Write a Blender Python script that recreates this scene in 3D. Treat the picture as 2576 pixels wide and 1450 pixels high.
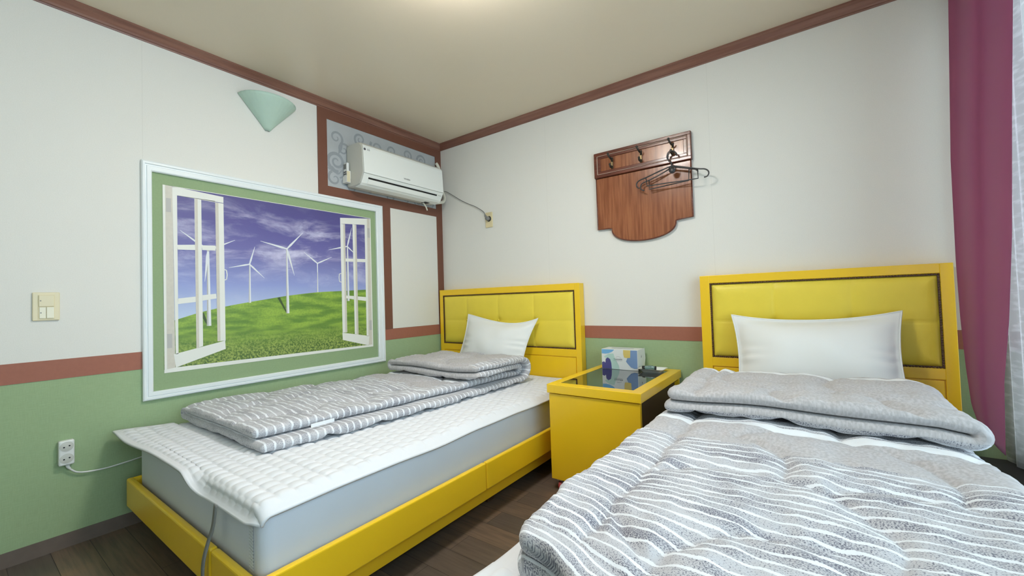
import bpy, bmesh, math, random
import numpy as np
from mathutils import Vector, Matrix

random.seed(3)
for o in list(bpy.data.objects):
    bpy.data.objects.remove(o)
scene = bpy.context.scene
COL = scene.collection
PI = math.pi

# ------------------------------------------------------------------ camera
YAW, PITCH, ROLL = 0.625707, 0.027447, -0.031776
CAMP = Vector((2.59287, -2.57348, 0.98626))
fw = Vector((-math.sin(YAW) * math.cos(PITCH), math.cos(YAW) * math.cos(PITCH), math.sin(PITCH)))
rt = Vector((math.cos(YAW), math.sin(YAW), 0))
up = rt.cross(fw)
rt2 = rt * math.cos(ROLL) + up * math.sin(ROLL)
up2 = -rt * math.sin(ROLL) + up * math.cos(ROLL)
cd = bpy.data.cameras.new('camera')
cam = bpy.data.objects.new('camera', cd)
COL.objects.link(cam)
M = Matrix((rt2, up2, -fw)).transposed().to_4x4()
M.translation = CAMP
cam.matrix_world = M
cd.sensor_width = 36.0
cd.lens = 1043.26 / 2576 * 36.0
cd.clip_start = 0.02
scene.camera = cam

# ------------------------------------------------------------------ world, light, exposure
scene.view_settings.view_transform = 'Standard'
scene.view_settings.look = 'None'
scene.view_settings.gamma = 1.0
scene.view_settings.exposure = 0.70
scene.cycles.use_denoising = True
scene.cycles.max_bounces = 8
scene.cycles.diffuse_bounces = 5
scene.cycles.transparent_max_bounces = 12
scene.cycles.caustics_reflective = False
scene.cycles.caustics_refractive = False
scene.cycles.sample_clamp_indirect = 6.0

w = bpy.data.worlds.new('daylight')
scene.world = w
w.use_nodes = True
bgn = w.node_tree.nodes['Background']
bgn.inputs[0].default_value = (0.76, 0.88, 1.0, 1)
bgn.inputs[1].default_value = 1.5

def area(name, loc, rot, sx, sy, power, col):
    l = bpy.data.lights.new(name, 'AREA')
    l.shape = 'RECTANGLE'; l.size = sx; l.size_y = sy
    l.energy = power; l.color = col
    o = bpy.data.objects.new(name, l)
    o.location = loc; o.rotation_euler = rot
    COL.objects.link(o)
    return o
# daylight falling on the window from outside
area('window_daylight', (3.75, -2.15, 1.40), (0, PI / 2, 0.0), 1.8, 2.2, 36, (0.60, 0.86, 1.0))
LAMP = (1.62, -1.54)
LAMP_POWER = 44
LAMP_COL = (1.0, 0.985, 0.965)

# ------------------------------------------------------------------ helpers
def tag(o, label=None, cat=None, group=None, kind=None):
    if label: o['label'] = label
    if cat: o['category'] = cat
    if group: o['group'] = group
    if kind: o['kind'] = kind
    return o

def empty(name, loc=(0, 0, 0), label=None, cat=None, group=None):
    o = bpy.data.objects.new(name, None)
    o.location = loc
    o.empty_display_size = 0.05
    COL.objects.link(o)
    return tag(o, label, cat, group)

def link(name, me, mats, parent=None, smooth=False):
    if not isinstance(mats, (list, tuple)): mats = [mats]
    for m in mats: me.materials.append(m)
    if smooth:
        me.polygons.foreach_set('use_smooth', [True] * len(me.polygons))
    o = bpy.data.objects.new(name, me)
    COL.objects.link(o)
    if parent is not None:
        o.parent = parent
        # vertices are written in world space: undo the parent's transform
        q = parent; off = Vector((0, 0, 0))
        while q is not None:
            off += q.location; q = q.parent
        o.location = (0, 0, 0)
        me.transform(Matrix.Translation(-off))
    return o

def mesh(name, verts, faces, mats, parent=None, smooth=False, mi=None, uv=None, attrs=None):
    me = bpy.data.meshes.new(name)
    me.from_pydata([tuple(map(float, v)) for v in verts], [], faces)
    if mi is not None:
        me.polygons.foreach_set('material_index', mi)
    if uv is not None:
        l = me.uv_layers.new(name='UVMap')
        idx = np.zeros(len(me.loops), dtype=np.int32)
        me.loops.foreach_get('vertex_index', idx)
        l.data.foreach_set('uv', np.asarray(uv, dtype=np.float32)[idx].ravel())
    if attrs:
        for k, a in attrs.items():
            at = me.attributes.new(k, 'FLOAT', 'POINT')
            at.data.foreach_set('value', np.asarray(a, dtype=np.float32))
    me.update()
    return link(name, me, mats, parent, smooth)

class MB:
    """collects boxes and prisms into one mesh"""
    def __init__(s): s.bm = bmesh.new()
    def box(s, x0, x1, y0, y1, z0, z1, mi=0, bevel=0, seg=2):
        r = bmesh.ops.create_cube(s.bm, size=1)
        vs = r['verts']
        for v in vs:
            v.co = Vector((x0 + (v.co.x + .5) * (x1 - x0), y0 + (v.co.y + .5) * (y1 - y0), z0 + (v.co.z + .5) * (z1 - z0)))
        fs = set(f for v in vs for f in v.link_faces)
        for f in fs: f.material_index = mi
        if bevel:
            es = set(e for v in vs for e in v.link_edges)
            bmesh.ops.bevel(s.bm, geom=list(es), offset=bevel, segments=seg, affect='EDGES', profile=0.5)
        return s
    def prism(s, pts, axis, a0, a1, mi=0):
        """pts: closed 2D outline in the two other axes, extruded along axis"""
        def P(p, a):
            if axis == 'y': return (p[0], a, p[1])
            if axis == 'x': return (a, p[0], p[1])
            return (p[0], p[1], a)
        A = [s.bm.verts.new(P(p, a0)) for p in pts]
        B = [s.bm.verts.new(P(p, a1)) for p in pts]
        n = len(pts)
        fs = [s.bm.faces.new(A), s.bm.faces.new(B[::-1])]
        for i in range(n):
            fs.append(s.bm.faces.new((A[i], B[i], B[(i + 1) % n], A[(i + 1) % n])))
        for f in fs: f.material_index = mi
        return s
    def tube(s, pts, r, n=8, mi=0, smooth_path=True, taper=None):
        if smooth_path: pts = catmull(pts, 6)
        pts = [Vector(p) for p in pts]
        rings = []
        prev = None
        for i, p in enumerate(pts):
            t = (pts[min(i + 1, len(pts) - 1)] - pts[max(i - 1, 0)]).normalized()
            if prev is None:
                a = Vector((0, 0, 1)) if abs(t.z) < .9 else Vector((1, 0, 0))
                nn = t.cross(a).normalized()
            else:
                nn = (prev - t * prev.dot(t)).normalized()
            prev = nn
            b = t.cross(nn)
            rr = r if taper is None else r * taper[0] + (r * taper[1] - r * taper[0]) * i / (len(pts) - 1)
            rings.append([s.bm.verts.new(p + (nn * math.cos(2 * PI * k / n) + b * math.sin(2 * PI * k / n)) * rr) for k in range(n)])
        fs = []
        for A, B in zip(rings, rings[1:]):
            for k in range(n):
                fs.append(s.bm.faces.new((A[k], A[(k + 1) % n], B[(k + 1) % n], B[k])))
        fs.append(s.bm.faces.new(rings[0][::-1])); fs.append(s.bm.faces.new(rings[-1]))
        for f in fs:
            f.material_index = mi; f.smooth = True
        return s
    def lathe(s, prof, c, axis='z', n=24, mi=0, a0=0, a1=2 * PI):
        """prof: list of (r, h)"""
        full = abs(a1 - a0 - 2 * PI) < 1e-6
        m = n if full else n + 1
        rings = []
        for r, h in prof:
            ring = []
            for k in range(m):
                a = a0 + (a1 - a0) * k / n
                u, v = r * math.cos(a), r * math.sin(a)
                d = {'z': (u, v, h), 'y': (u, h, v), 'x': (h, u, v)}[axis]
                ring.append(s.bm.verts.new(Vector(c) + Vector(d)))
            rings.append(ring)
        for A, B in zip(rings, rings[1:]):
            for k in range(n):
                k2 = (k + 1) % m
                try:
                    f = s.bm.faces.new((A[k], A[k2], B[k2], B[k])); f.material_index = mi; f.smooth = True
                except ValueError: pass
        return s
    def ball(s, c, r, mi=0, sc=(1, 1, 1), n=8):
        q = bmesh.ops.create_uvsphere(s.bm, u_segments=n, v_segments=max(4, n // 2 + 1), radius=r)
        for v in q['verts']:
            v.co = Vector((v.co.x * sc[0], v.co.y * sc[1], v.co.z * sc[2])) + Vector(c)
            for f in v.link_faces: f.material_index = mi; f.smooth = True
        return s
    def build(s, name, mats, parent=None, smooth=False):
        bmesh.ops.remove_doubles(s.bm, verts=s.bm.verts, dist=1e-6)
        bmesh.ops.recalc_face_normals(s.bm, faces=s.bm.faces)
        me = bpy.data.meshes.new(name)
        s.bm.to_mesh(me); s.bm.free()
        return link(name, me, mats, parent, smooth)

def catmull(P, n):
    P = [Vector(p) for p in P]
    if len(P) < 3: return P
    out = []
    for i in range(len(P) - 1):
        p0 = P[max(i - 1, 0)]; p1 = P[i]; p2 = P[i + 1]; p3 = P[min(i + 2, len(P) - 1)]
        for k in range(n):
            t = k / n
            out.append(0.5 * ((2 * p1) + (-p0 + p2) * t + (2 * p0 - 5 * p1 + 4 * p2 - p3) * t * t + (-p0 + 3 * p1 - 3 * p2 + p3) * t ** 3))
    out.append(P[-1])
    return out

def waves(seed, x, y, scale, n=10):
    """smooth pseudo noise, a sum of sines in random directions; about -1..1"""
    r = np.random.RandomState(seed)
    s = np.zeros_like(np.asarray(x, dtype=float))
    for i in range(n):
        a = r.rand() * 2 * PI; f = (0.5 + r.rand() * 1.2) / scale; p = r.rand() * 2 * PI
        s += np.sin(2 * PI * f * (x * math.cos(a) + y * math.sin(a)) + p)
    return s / math.sqrt(n) / 1.2

def grid_faces(nu, nv, close_v=False):
    F = []
    for i in range(nu - 1):
        for j in range(nv if close_v else nv - 1):
            j2 = (j + 1) % nv
            F.append((i * nv + j, i * nv + j2, (i + 1) * nv + j2, (i + 1) * nv + j))
    return F

def text(body, size, loc, rotm, mat, name, parent, extrude=0.0006, spacing=1.0):
    c = bpy.data.curves.new(name + '_curve', 'FONT')
    c.body = body; c.size = size; c.extrude = extrude; c.align_x = 'CENTER'; c.align_y = 'CENTER'
    c.space_character = spacing
    t = bpy.data.objects.new('tmp', c)
    COL.objects.link(t)
    bpy.context.view_layer.update()
    me = bpy.data.meshes.new_from_object(t)
    bpy.data.objects.remove(t)
    bpy.data.curves.remove(c)
    me.transform(rotm); me.transform(Matrix.Translation(Vector(loc)))
    me.materials.clear()
    return link(name, me, mat, parent)

# ------------------------------------------------------------------ materials
def mat(name, col, rough=0.5, metal=0.0, spec=0.5, noise=0.0, nscale=40, bump=0.0, bscale=200, coat=0.0, sheen=0.0, trans=0.0, ior=1.45, emit=None, estr=0.0, stretch=(1, 1, 1)):
    m = bpy.data.materials.new(name); m.use_nodes = True
    nt = m.node_tree; N = nt.nodes; L = nt.links
    b = N['Principled BSDF']
    b.inputs['Base Color'].default_value = (*col, 1)
    b.inputs['Roughness'].default_value = rough
    b.inputs['Metallic'].default_value = metal
    b.inputs['Specular IOR Level'].default_value = spec
    b.inputs['Coat Weight'].default_value = coat
    b.inputs['Coat Roughness'].default_value = 0.08
    b.inputs['Sheen Weight'].default_value = sheen
    b.inputs['Transmission Weight'].default_value = trans
    b.inputs['IOR'].default_value = ior
    if emit:
        b.inputs['Emission Color'].default_value = (*emit, 1); b.inputs['Emission Strength'].default_value = estr
    tc = N.new('ShaderNodeTexCoord'); mp = N.new('ShaderNodeMapping')
    mp.inputs['Scale'].default_value = stretch
    L.new(tc.outputs['Object'], mp.inputs['Vector'])
    if noise > 0:
        n = N.new('ShaderNodeTexNoise'); n.inputs['Scale'].default_value = nscale; n.inputs['Detail'].default_value = 4
        L.new(mp.outputs[0], n.inputs['Vector'])
        mx = N.new('ShaderNodeMix'); mx.data_type = 'RGBA'
        mx.inputs['A'].default_value = (*[c * (1 - noise) for c in col], 1)
        mx.inputs['B'].default_value = (*[min(1, c * (1 + noise)) for c in col], 1)
        L.new(n.outputs['Fac'], mx.inputs['Factor'])
        L.new(mx.outputs['Result'], b.inputs['Base Color'])
    if bump > 0:
        n2 = N.new('ShaderNodeTexNoise'); n2.inputs['Scale'].default_value = bscale; n2.inputs['Detail'].default_value = 3
        L.new(mp.outputs[0], n2.inputs['Vector'])
        bp = N.new('ShaderNodeBump'); bp.inputs['Strength'].default_value = bump; bp.inputs['Distance'].default_value = 0.002
        L.new(n2.outputs['Fac'], bp.inputs['Height'])
        L.new(bp.outputs[0], b.inputs['Normal'])
    return m

def math_node(nt, op, a=None, b=None, c=None):
    n = nt.nodes.new('ShaderNodeMath'); n.operation = op
    for i, v in enumerate((a, b, c)):
        if v is None: continue
        if isinstance(v, (int, float)): n.inputs[i].default_value = v
        else: nt.links.new(v, n.inputs[i])
    return n.outputs[0]

def mixc(nt, fac, A, B):
    n = nt.nodes.new('ShaderNodeMix'); n.data_type = 'RGBA'
    if isinstance(fac, (int, float)): n.inputs['Factor'].default_value = fac
    else: nt.links.new(fac, n.inputs['Factor'])
    for k, v in (('A', A), ('B', B)):
        if isinstance(v, tuple): n.inputs[k].default_value = (*v, 1)
        else: nt.links.new(v, n.inputs[k])
    return n.outputs['Result']

def smooth_step(nt, v, lo, hi, to0=0.0, to1=1.0):
    n = nt.nodes.new('ShaderNodeMapRange'); n.interpolation_type = 'SMOOTHSTEP'
    nt.links.new(v, n.inputs['Value'])
    n.inputs['From Min'].default_value = lo; n.inputs['From Max'].default_value = hi
    n.inputs['To Min'].default_value = to0; n.inputs['To Max'].default_value = to1
    return n.outputs[0]

YEL = (0.90, 0.575, 0.018)
M_yellow = mat('yellow_lacquer', YEL, rough=0.28, spec=0.5, noise=0.03, nscale=6, coat=0.25)
M_leather = mat('yellow_leatherette', (0.82, 0.65, 0.068), rough=0.42, noise=0.04, nscale=14, bump=0.15, bscale=500)
M_trimdark = mat('dark_nailhead', (0.085, 0.035, 0.02), rough=0.35, spec=0.6)
M_groove = mat('groove_brown', (0.30, 0.17, 0.02), rough=0.6)
M_white = mat('white_plastic', (0.78, 0.79, 0.77), rough=0.3)
M_acwhite = mat('air_conditioner_white', (0.80, 0.82, 0.79), rough=0.28)
M_acgrey = mat('air_conditioner_side_grey', (0.58, 0.58, 0.53), rough=0.4)
M_ivory = mat('ivory_plastic', (0.72, 0.62, 0.38), rough=0.4)
M_ivory2 = mat('pale_ivory_plastic', (0.74, 0.66, 0.45), rough=0.35)
M_cream = mat('cream_pipe_tape', (0.68, 0.66, 0.56), rough=0.5)
M_black = mat('black_slot', (0.006, 0.006, 0.007), rough=0.5)
M_ink = mat('grey_ink', (0.09, 0.09, 0.10), rough=0.5)
M_greyplug = mat('grey_rubber', (0.20, 0.20, 0.19), rough=0.5)
M_frame = mat('white_painted_frame', (0.78, 0.82, 0.83), rough=0.35)
M_brown = mat('brown_board', (0.17, 0.067, 0.042), rough=0.45, noise=0.06, nscale=25)
M_rail = mat('brown_rail_paper', (0.335, 0.125, 0.082), rough=0.6, noise=0.08, nscale=60)
M_sheet = mat('blue_grey_sheet', (0.62, 0.665, 0.73), rough=0.75, noise=0.03, nscale=8, bump=0.25, bscale=6)
M_sheetw = mat('gathered_white_seam', (0.62, 0.66, 0.70), rough=0.8, bump=0.6, bscale=140, stretch=(1, 1, 3))
M_pad = mat('white_pad_cotton', (0.69, 0.705, 0.73), rough=0.85)
M_pillow = mat('white_pillow_cotton', (0.80, 0.81, 0.79), rough=0.85, bump=0.12, bscale=700)
M_strap = mat('grey_elastic', (0.23, 0.23, 0.22), rough=0.8)
M_hanger = mat('black_plastic_hanger', (0.035, 0.035, 0.037), rough=0.35)
M_hook = mat('dark_metal_hook', (0.045, 0.04, 0.035), rough=0.35, metal=0.6)
M_brass = mat('worn_brass', (0.25, 0.18, 0.09), rough=0.4, metal=0.7)
M_inlay = mat('pale_inlay', (0.60, 0.45, 0.36), rough=0.5)
M_glassblk = mat('black_glass', (0.006, 0.006, 0.008), rough=0.02, spec=0.75, coat=0.6)
M_glassblk.node_tree.nodes['Principled BSDF'].inputs['Coat Roughness'].default_value = 0.01
M_darkwood = mat('dark_brown_laminate', (0.07, 0.038, 0.022), rough=0.5, noise=0.1, nscale=20)
M_red = mat('red_wheel', (0.42, 0.06, 0.06), rough=0.4)
M_steel = mat('bright_steel', (0.6, 0.6, 0.6), rough=0.3, metal=1.0)
M_tray = mat('white_melamine', (0.75, 0.77, 0.72), rough=0.25)
M_packet = mat('clear_green_packet', (0.20, 0.33, 0.31), rough=0.12, trans=0.3, coat=0.5)
M_black2 = mat('black_gloss', (0.012, 0.014, 0.015), rough=0.25)
M_sconce = mat('sea_green_glass_shade', (0.46, 0.61, 0.52), rough=0.5, noise=0.05, nscale=30)
M_hem = mat('white_cotton_hem', (0.78, 0.80, 0.82), rough=0.85)

def wood_mat(name, c1, c2, rough=0.4, sc=(1, 1, 12), scale=6):
    m = mat(name, c1, rough=rough, coat=0.15)
    nt = m.node_tree
    tc = nt.nodes.new('ShaderNodeTexCoord'); mp = nt.nodes.new('ShaderNodeMapping')
    mp.inputs['Scale'].default_value = sc
    nt.links.new(tc.outputs['Object'], mp.inputs['Vector'])
    n = nt.nodes.new('ShaderNodeTexNoise'); n.inputs['Scale'].default_value = scale; n.inputs['Detail'].default_value = 6
    nt.links.new(mp.outputs[0], n.inputs['Vector'])
    f = smooth_step(nt, n.outputs['Fac'], 0.3, 0.7)
    nt.links.new(mixc(nt, f, c1, c2), nt.nodes['Principled BSDF'].inputs['Base Color'])
    return m
M_cornice_l = wood_mat('cornice_wood', (0.185, 0.075, 0.052), (0.245, 0.115, 0.078), 0.42, (20, 1, 20), 3)
M_cornice_b = wood_mat('cornice_wood_back', (0.185, 0.075, 0.052), (0.245, 0.115, 0.078), 0.42, (1, 20, 20), 3)
M_rack = wood_mat('reddish_walnut_veneer', (0.20, 0.058, 0.022), (0.335, 0.125, 0.052), 0.26, (14, 14, 1), 4)
M_rackdark = wood_mat('dark_walnut_moulding', (0.095, 0.024, 0.014), (0.15, 0.042, 0.024), 0.26, (1, 14, 14), 6)

# walls: off-white wallpaper above, green linen-look paper below the rail
def wall_material(name, axis, seams, low=0.711, lowcol=(0.32, 0.43, 0.245)):
    m = bpy.data.materials.new(name); m.use_nodes = True
    nt = m.node_tree; N = nt.nodes; L = nt.links
    b = N['Principled BSDF']; b.inputs['Roughness'].default_value = 0.75; b.inputs['Specular IOR Level'].default_value = 0.25
    tc = N.new('ShaderNodeTexCoord'); sp = N.new('ShaderNodeSeparateXYZ')
    L.new(tc.outputs['Object'], sp.inputs[0])
    n = N.new('ShaderNodeTexNoise'); n.inputs['Scale'].default_value = 260; n.inputs['Detail'].default_value = 2
    L.new(tc.outputs['Object'], n.inputs['Vector'])
    white = mixc(nt, n.outputs['Fac'], (0.72, 0.705, 0.66), (0.79, 0.775, 0.73))
    # linen weave: two stretched noises
    ws = []
    for sc in ((30, 30, 400), (400, 400, 30)):
        mp = N.new('ShaderNodeMapping'); mp.inputs['Scale'].default_value = sc
        L.new(tc.outputs['Object'], mp.inputs['Vector'])
        nn = N.new('ShaderNodeTexNoise'); nn.inputs['Scale'].default_value = 1; nn.inputs['Detail'].default_value = 3
        L.new(mp.outputs[0], nn.inputs['Vector']); ws.append(nn.outputs['Fac'])
    wv = smooth_step(nt, math_node(nt, 'ADD', ws[0], ws[1]), 0.75, 1.25)
    g0 = tuple(c * 0.955 for c in lowcol); g1 = tuple(c * 1.045 for c in lowcol)
    green = mixc(nt, wv, g0, g1)
    isup = math_node(nt, 'GREATER_THAN', sp.outputs['Z'], low)
    col = mixc(nt, isup, green, white)
    coord = sp.outputs['X'] if axis == 'x' else sp.outputs['Y']
    for s0 in seams:   # butt joints of the wallpaper strips
        d = math_node(nt, 'ABSOLUTE', math_node(nt, 'SUBTRACT', coord, s0))
        mk = math_node(nt, 'MULTIPLY', math_node(nt, "LESS_THAN", d, 0.0012), 0.13)
        col = mixc(nt, mk, col, (0.35, 0.34, 0.30))
    L.new(col, b.inputs['Base Color'])
    bp = N.new('ShaderNodeBump'); bp.inputs['Strength'].default_value = 0.12; bp.inputs['Distance'].default_value = 0.001
    L.new(n.outputs['Fac'], bp.inputs['Height']); L.new(bp.outputs[0], b.inputs['Normal'])
    return m
M_wall_l = wall_material('wallpaper_left', 'y', (-1.998, -1.09, -2.9))
M_wall_b = wall_material('wallpaper_back', 'x', (1.07, 2.155))
M_wall_f = wall_material('wallpaper_front', 'x', ())
M_wall_r = wall_material('wallpaper_right_low_shade', 'y', (), low=0.30, lowcol=(0.028, 0.026, 0.028))  # charcoal band at the bottom is shadow painted into the wall colour
M_ceiling = mat('cream_ceiling_paper', (0.72, 0.625, 0.48), rough=0.33, spec=0.5, noise=0.03, nscale=200)
M_base = mat('grey_brown_vinyl_skirting', (0.15, 0.115, 0.095), rough=0.5, noise=0.15, nscale=30)

def floor_material():
    m = bpy.data.materials.new('dark_plank_vinyl'); m.use_nodes = True
    nt = m.node_tree; N = nt.nodes; L = nt.links
    b = N['Principled BSDF']; b.inputs['Roughness'].default_value = 0.42
    tc = N.new('ShaderNodeTexCoord')
    br = N.new('ShaderNodeTexBrick'); br.inputs['Scale'].default_value = 1.0
    br.inputs['Brick Width'].default_value = 0.85; br.inputs['Row Height'].default_value = 0.115
    br.inputs['Mortar Size'].default_value = 0.0012; br.inputs['Mortar Smooth'].default_value = 0.3
    br.offset = 0.37; br.offset_frequency = 2
    br.inputs['Color1'].default_value = (0.0, 0, 0, 1); br.inputs['Color2'].default_value = (1, 1, 1, 1)
    br.inputs['Mortar'].default_value = (0.5, 0.5, 0.5, 1)
    L.new(tc.outputs['Object'], br.inputs['Vector'])
    mp = N.new('ShaderNodeMapping'); mp.inputs['Scale'].default_value = (3, 45, 1)
    L.new(tc.outputs['Object'], mp.inputs['Vector'])
    n = N.new('ShaderNodeTexNoise'); n.inputs['Scale'].default_value = 1.6; n.inputs['Detail'].default_value = 6; n.inputs['Roughness'].default_value = 0.6
    L.new(mp.outputs[0], n.inputs['Vector'])
    n2 = N.new('ShaderNodeTexNoise'); n2.inputs['Scale'].default_value = 3.2; n2.inputs['Detail'].default_value = 3
    L.new(tc.outputs['Object'], n2.inputs['Vector'])
    plank = mixc(nt, br.outputs['Color'], (0.095, 0.076, 0.064), (0.19, 0.13, 0.088))
    plank = mixc(nt, smooth_step(nt, n.outputs['Fac'], 0.35, 0.7, 0, 0.6), plank, (0.062, 0.048, 0.040))
    plank = mixc(nt, smooth_step(nt, n2.outputs['Fac'], 0.5, 0.75, 0, 0.6), plank, (0.24, 0.145, 0.085))
    plank = mixc(nt, br.outputs['Fac'], plank, (0.02, 0.016, 0.014))
    L.new(plank, b.inputs['Base Color'])
    return m
M_floor = floor_material()

def comforter_material(name, period, dark=(0.15, 0.15, 0.19), fs=420):
    m = bpy.data.materials.new(name); m.use_nodes = True
    nt = m.node_tree; N = nt.nodes; L = nt.links
    b = N['Principled BSDF']; b.inputs['Roughness'].default_value = 0.7; b.inputs['Specular IOR Level'].default_value = 0.2
    b.inputs['Sheen Weight'].default_value = 0.15
    uv = N.new('ShaderNodeUVMap'); uv.uv_map = 'UVMap'
    sp = N.new('ShaderNodeSeparateXYZ'); L.new(uv.outputs[0], sp.inputs[0])
    wob = N.new('ShaderNodeTexNoise'); wob.inputs['Scale'].default_value = 22; wob.inputs['Detail'].default_value = 2
    L.new(uv.outputs[0], wob.inputs['Vector'])
    u = math_node(nt, 'ADD', sp.outputs['X'], math_node(nt, 'MULTIPLY', math_node(nt, 'SUBTRACT', wob.outputs['Fac'], 0.5), 0.010))
    fr = math_node(nt, 'FRACT', math_node(nt, 'DIVIDE', u, period))
    d = math_node(nt, 'ABSOLUTE', math_node(nt, 'SUBTRACT', fr, 0.5))
    # fraying edge of the stripe
    fine = N.new('ShaderNodeTexNoise'); fine.inputs['Scale'].default_value = fs; fine.inputs['Detail'].default_value = 2
    mp = N.new('ShaderNodeMapping'); mp.inputs['Scale'].default_value = (1.0, 0.55, 1)
    L.new(uv.outputs[0], mp.inputs['Vector']); L.new(mp.outputs[0], fine.inputs['Vector'])
    d2 = math_node(nt, 'ADD', d, math_node(nt, 'MULTIPLY', math_node(nt, 'SUBTRACT', fine.outputs['Fac'], 0.5), 0.10))
    line = smooth_step(nt, d2, 0.088, 0.14, 1.0, 0.0)
    # speckled ground, its darkness drifting along the stripes
    big = N.new('ShaderNodeTexNoise'); big.inputs['Scale'].default_value = 7; big.inputs['Detail'].default_value = 2
    mb = N.new('ShaderNodeMapping'); mb.inputs['Scale'].default_value = (2.2, 0.8, 1)
    L.new(uv.outputs[0], mb.inputs['Vector']); L.new(mb.outputs[0], big.inputs['Vector'])
    thr = math_node(nt, 'SUBTRACT', fine.outputs['Fac'], math_node(nt, 'MULTIPLY', math_node(nt, 'SUBTRACT', big.outputs['Fac'], 0.5), -0.5))
    spk = smooth_step(nt, thr, 0.49, 0.62)
    ground = mixc(nt, spk, (0.50, 0.50, 0.525), dark)
    striped = mixc(nt, line, ground, (0.74, 0.76, 0.79))
    soft = N.new('ShaderNodeTexNoise'); soft.inputs['Scale'].default_value = 120; soft.inputs['Detail'].default_value = 4
    L.new(uv.outputs[0], soft.inputs['Vector'])
    plain = mixc(nt, smooth_step(nt, soft.outputs['Fac'], 0.35, 0.65), (0.41, 0.395, 0.40), (0.52, 0.505, 0.515))
    at = N.new('ShaderNodeAttribute'); at.attribute_name = 'stripe'
    aw = N.new('ShaderNodeAttribute'); aw.attribute_name = 'band'
    col = mixc(nt, smooth_step(nt, at.outputs['Fac'], 0.35, 0.65), plain, striped)
    col = mixc(nt, smooth_step(nt, aw.outputs['Fac'], 0.4, 0.6), col, (0.78, 0.80, 0.82))
    L.new(col, b.inputs['Base Color'])
    bp = N.new('ShaderNodeBump'); bp.inputs['Strength'].default_value = 0.5; bp.inputs['Distance'].default_value = 0.0015
    L.new(fine.outputs['Fac'], bp.inputs['Height']); L.new(bp.outputs[0], b.inputs['Normal'])
    return m

# ------------------------------------------------------------------ room shell
H = 2.35; YF = -3.65; XR = 3.27
MB().box(-0.15, XR + 0.15, YF - 0.15, 0.15, -0.10, 0).build('floor', M_floor)['kind'] = 'structure'
MB().box(-0.15, XR + 0.15, YF - 0.15, 0.15, H, H + 0.10).build('ceiling', M_ceiling)['kind'] = 'structure'
MB().box(-0.12, 0, YF - 0.12, 0.12, 0, H).build('wall_left', M_wall_l)['kind'] = 'structure'
MB().box(0, XR, 0, 0.12, 0, H).build('wall_back', M_wall_b)['kind'] = 'structure'
MB().box(0, XR, YF - 0.12, YF, 0, H).build('wall_front', M_wall_f)['kind'] = 'structure'
WY0, WY1, WZ0, WZ1 = -3.30, -0.045, 0.30, 2.22
mb = MB()
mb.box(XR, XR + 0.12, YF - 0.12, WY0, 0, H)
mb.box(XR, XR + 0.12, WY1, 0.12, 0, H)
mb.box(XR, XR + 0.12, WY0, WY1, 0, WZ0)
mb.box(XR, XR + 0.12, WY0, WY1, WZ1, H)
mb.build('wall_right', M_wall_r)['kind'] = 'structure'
# window in the right wall
win = empty('window_1', (XR + 0.06, (WY0 + WY1) / 2, WZ0)); win['kind'] = 'structure'
mb = MB()
for a, b_ in ((WY0, WY0 + .05), (WY1 - .05, WY1), ((WY0 + WY1) / 2 - .03, (WY0 + WY1) / 2 + .03)):
    mb.box(XR + .03, XR + .09, a, b_, WZ0, WZ1)
mb.box(XR + .03, XR + .09, WY0, WY1, WZ0, WZ0 + .05); mb.box(XR + .03, XR + .09, WY0, WY1, WZ1 - .05, WZ1)
mb.build('window_frame', M_frame, win)
mg = bpy.data.materials.new('window_glass'); mg.use_nodes = True
nt = mg.node_tree; nt.nodes.clear()
out = nt.nodes.new('ShaderNodeOutputMaterial'); tr = nt.nodes.new('ShaderNodeBsdfTransparent'); gl = nt.nodes.new('ShaderNodeBsdfGlossy')
gl.inputs['Roughness'].default_value = 0.02; mx = nt.nodes.new('ShaderNodeMixShader'); fr = nt.nodes.new('ShaderNodeFresnel'); fr.inputs[0].default_value = 1.25
nt.links.new(fr.outputs[0], mx.inputs[0]); nt.links.new(tr.outputs[0], mx.inputs[1]); nt.links.new(gl.outputs[0], mx.inputs[2]); nt.links.new(mx.outputs[0], out.inputs[0])
MB().box(XR + .056, XR + .062, WY0 + .04, WY1 - .04, WZ0 + .04, WZ1 - .04).build('glass_pane', mg, win)

# cornice: stepped wooden moulding, profile given as (distance from wall, z)
prof = [(0, 2.3035), (0.004, 2.3035), (0.006, 2.309), (0.012, 2.311), (0.016, 2.318), (0.026, 2.330), (0.032, 2.336), (0.040, 2.340), (0.0465, 2.343), (0.0465, H), (0, H)]
def cornice(name, side, m):
    V = []; F = []
    n = len(prof)
    if side == 'left': E_ = [lambda d: (d, YF), lambda d: (d, -d)]
    elif side == 'back': E_ = [lambda d: (d, -d), lambda d: (XR - d, -d)]
    elif side == 'right': E_ = [lambda d: (XR - d, -d), lambda d: (XR - d, YF + d)]
    else: E_ = [lambda d: (XR - d, YF + d), lambda d: (d, YF + d)]
    for e in E_:
        for d, z in prof: V.append((*e(d), z))
    for i in range(n): F.append((i, (i + 1) % n, n + (i + 1) % n, n + i))
    F.append(tuple(range(n))); F.append(tuple(range(2 * n - 1, n - 1, -1)))
    mesh(name, V, F, m)['kind'] = 'structure'
cornice('trim_1', 'left', M_cornice_l); cornice('trim_2', 'back', M_cornice_b)
cornice('trim_3', 'right', M_cornice_l); cornice('trim_4', 'front', M_cornice_b)
# brown dado rail
MB().box(0, 0.002, YF, -2.006, 0.711, 0.793).build('trim_5', M_rail)['kind'] = 'structure'
MB().box(0, 0.002, -0.628, 0, 0.711, 0.793).build('trim_6', M_rail)['kind'] = 'structure'
MB().box(0.002, XR, -0.002, 0, 0.711, 0.793).build('trim_7', M_rail)['kind'] = 'structure'
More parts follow.
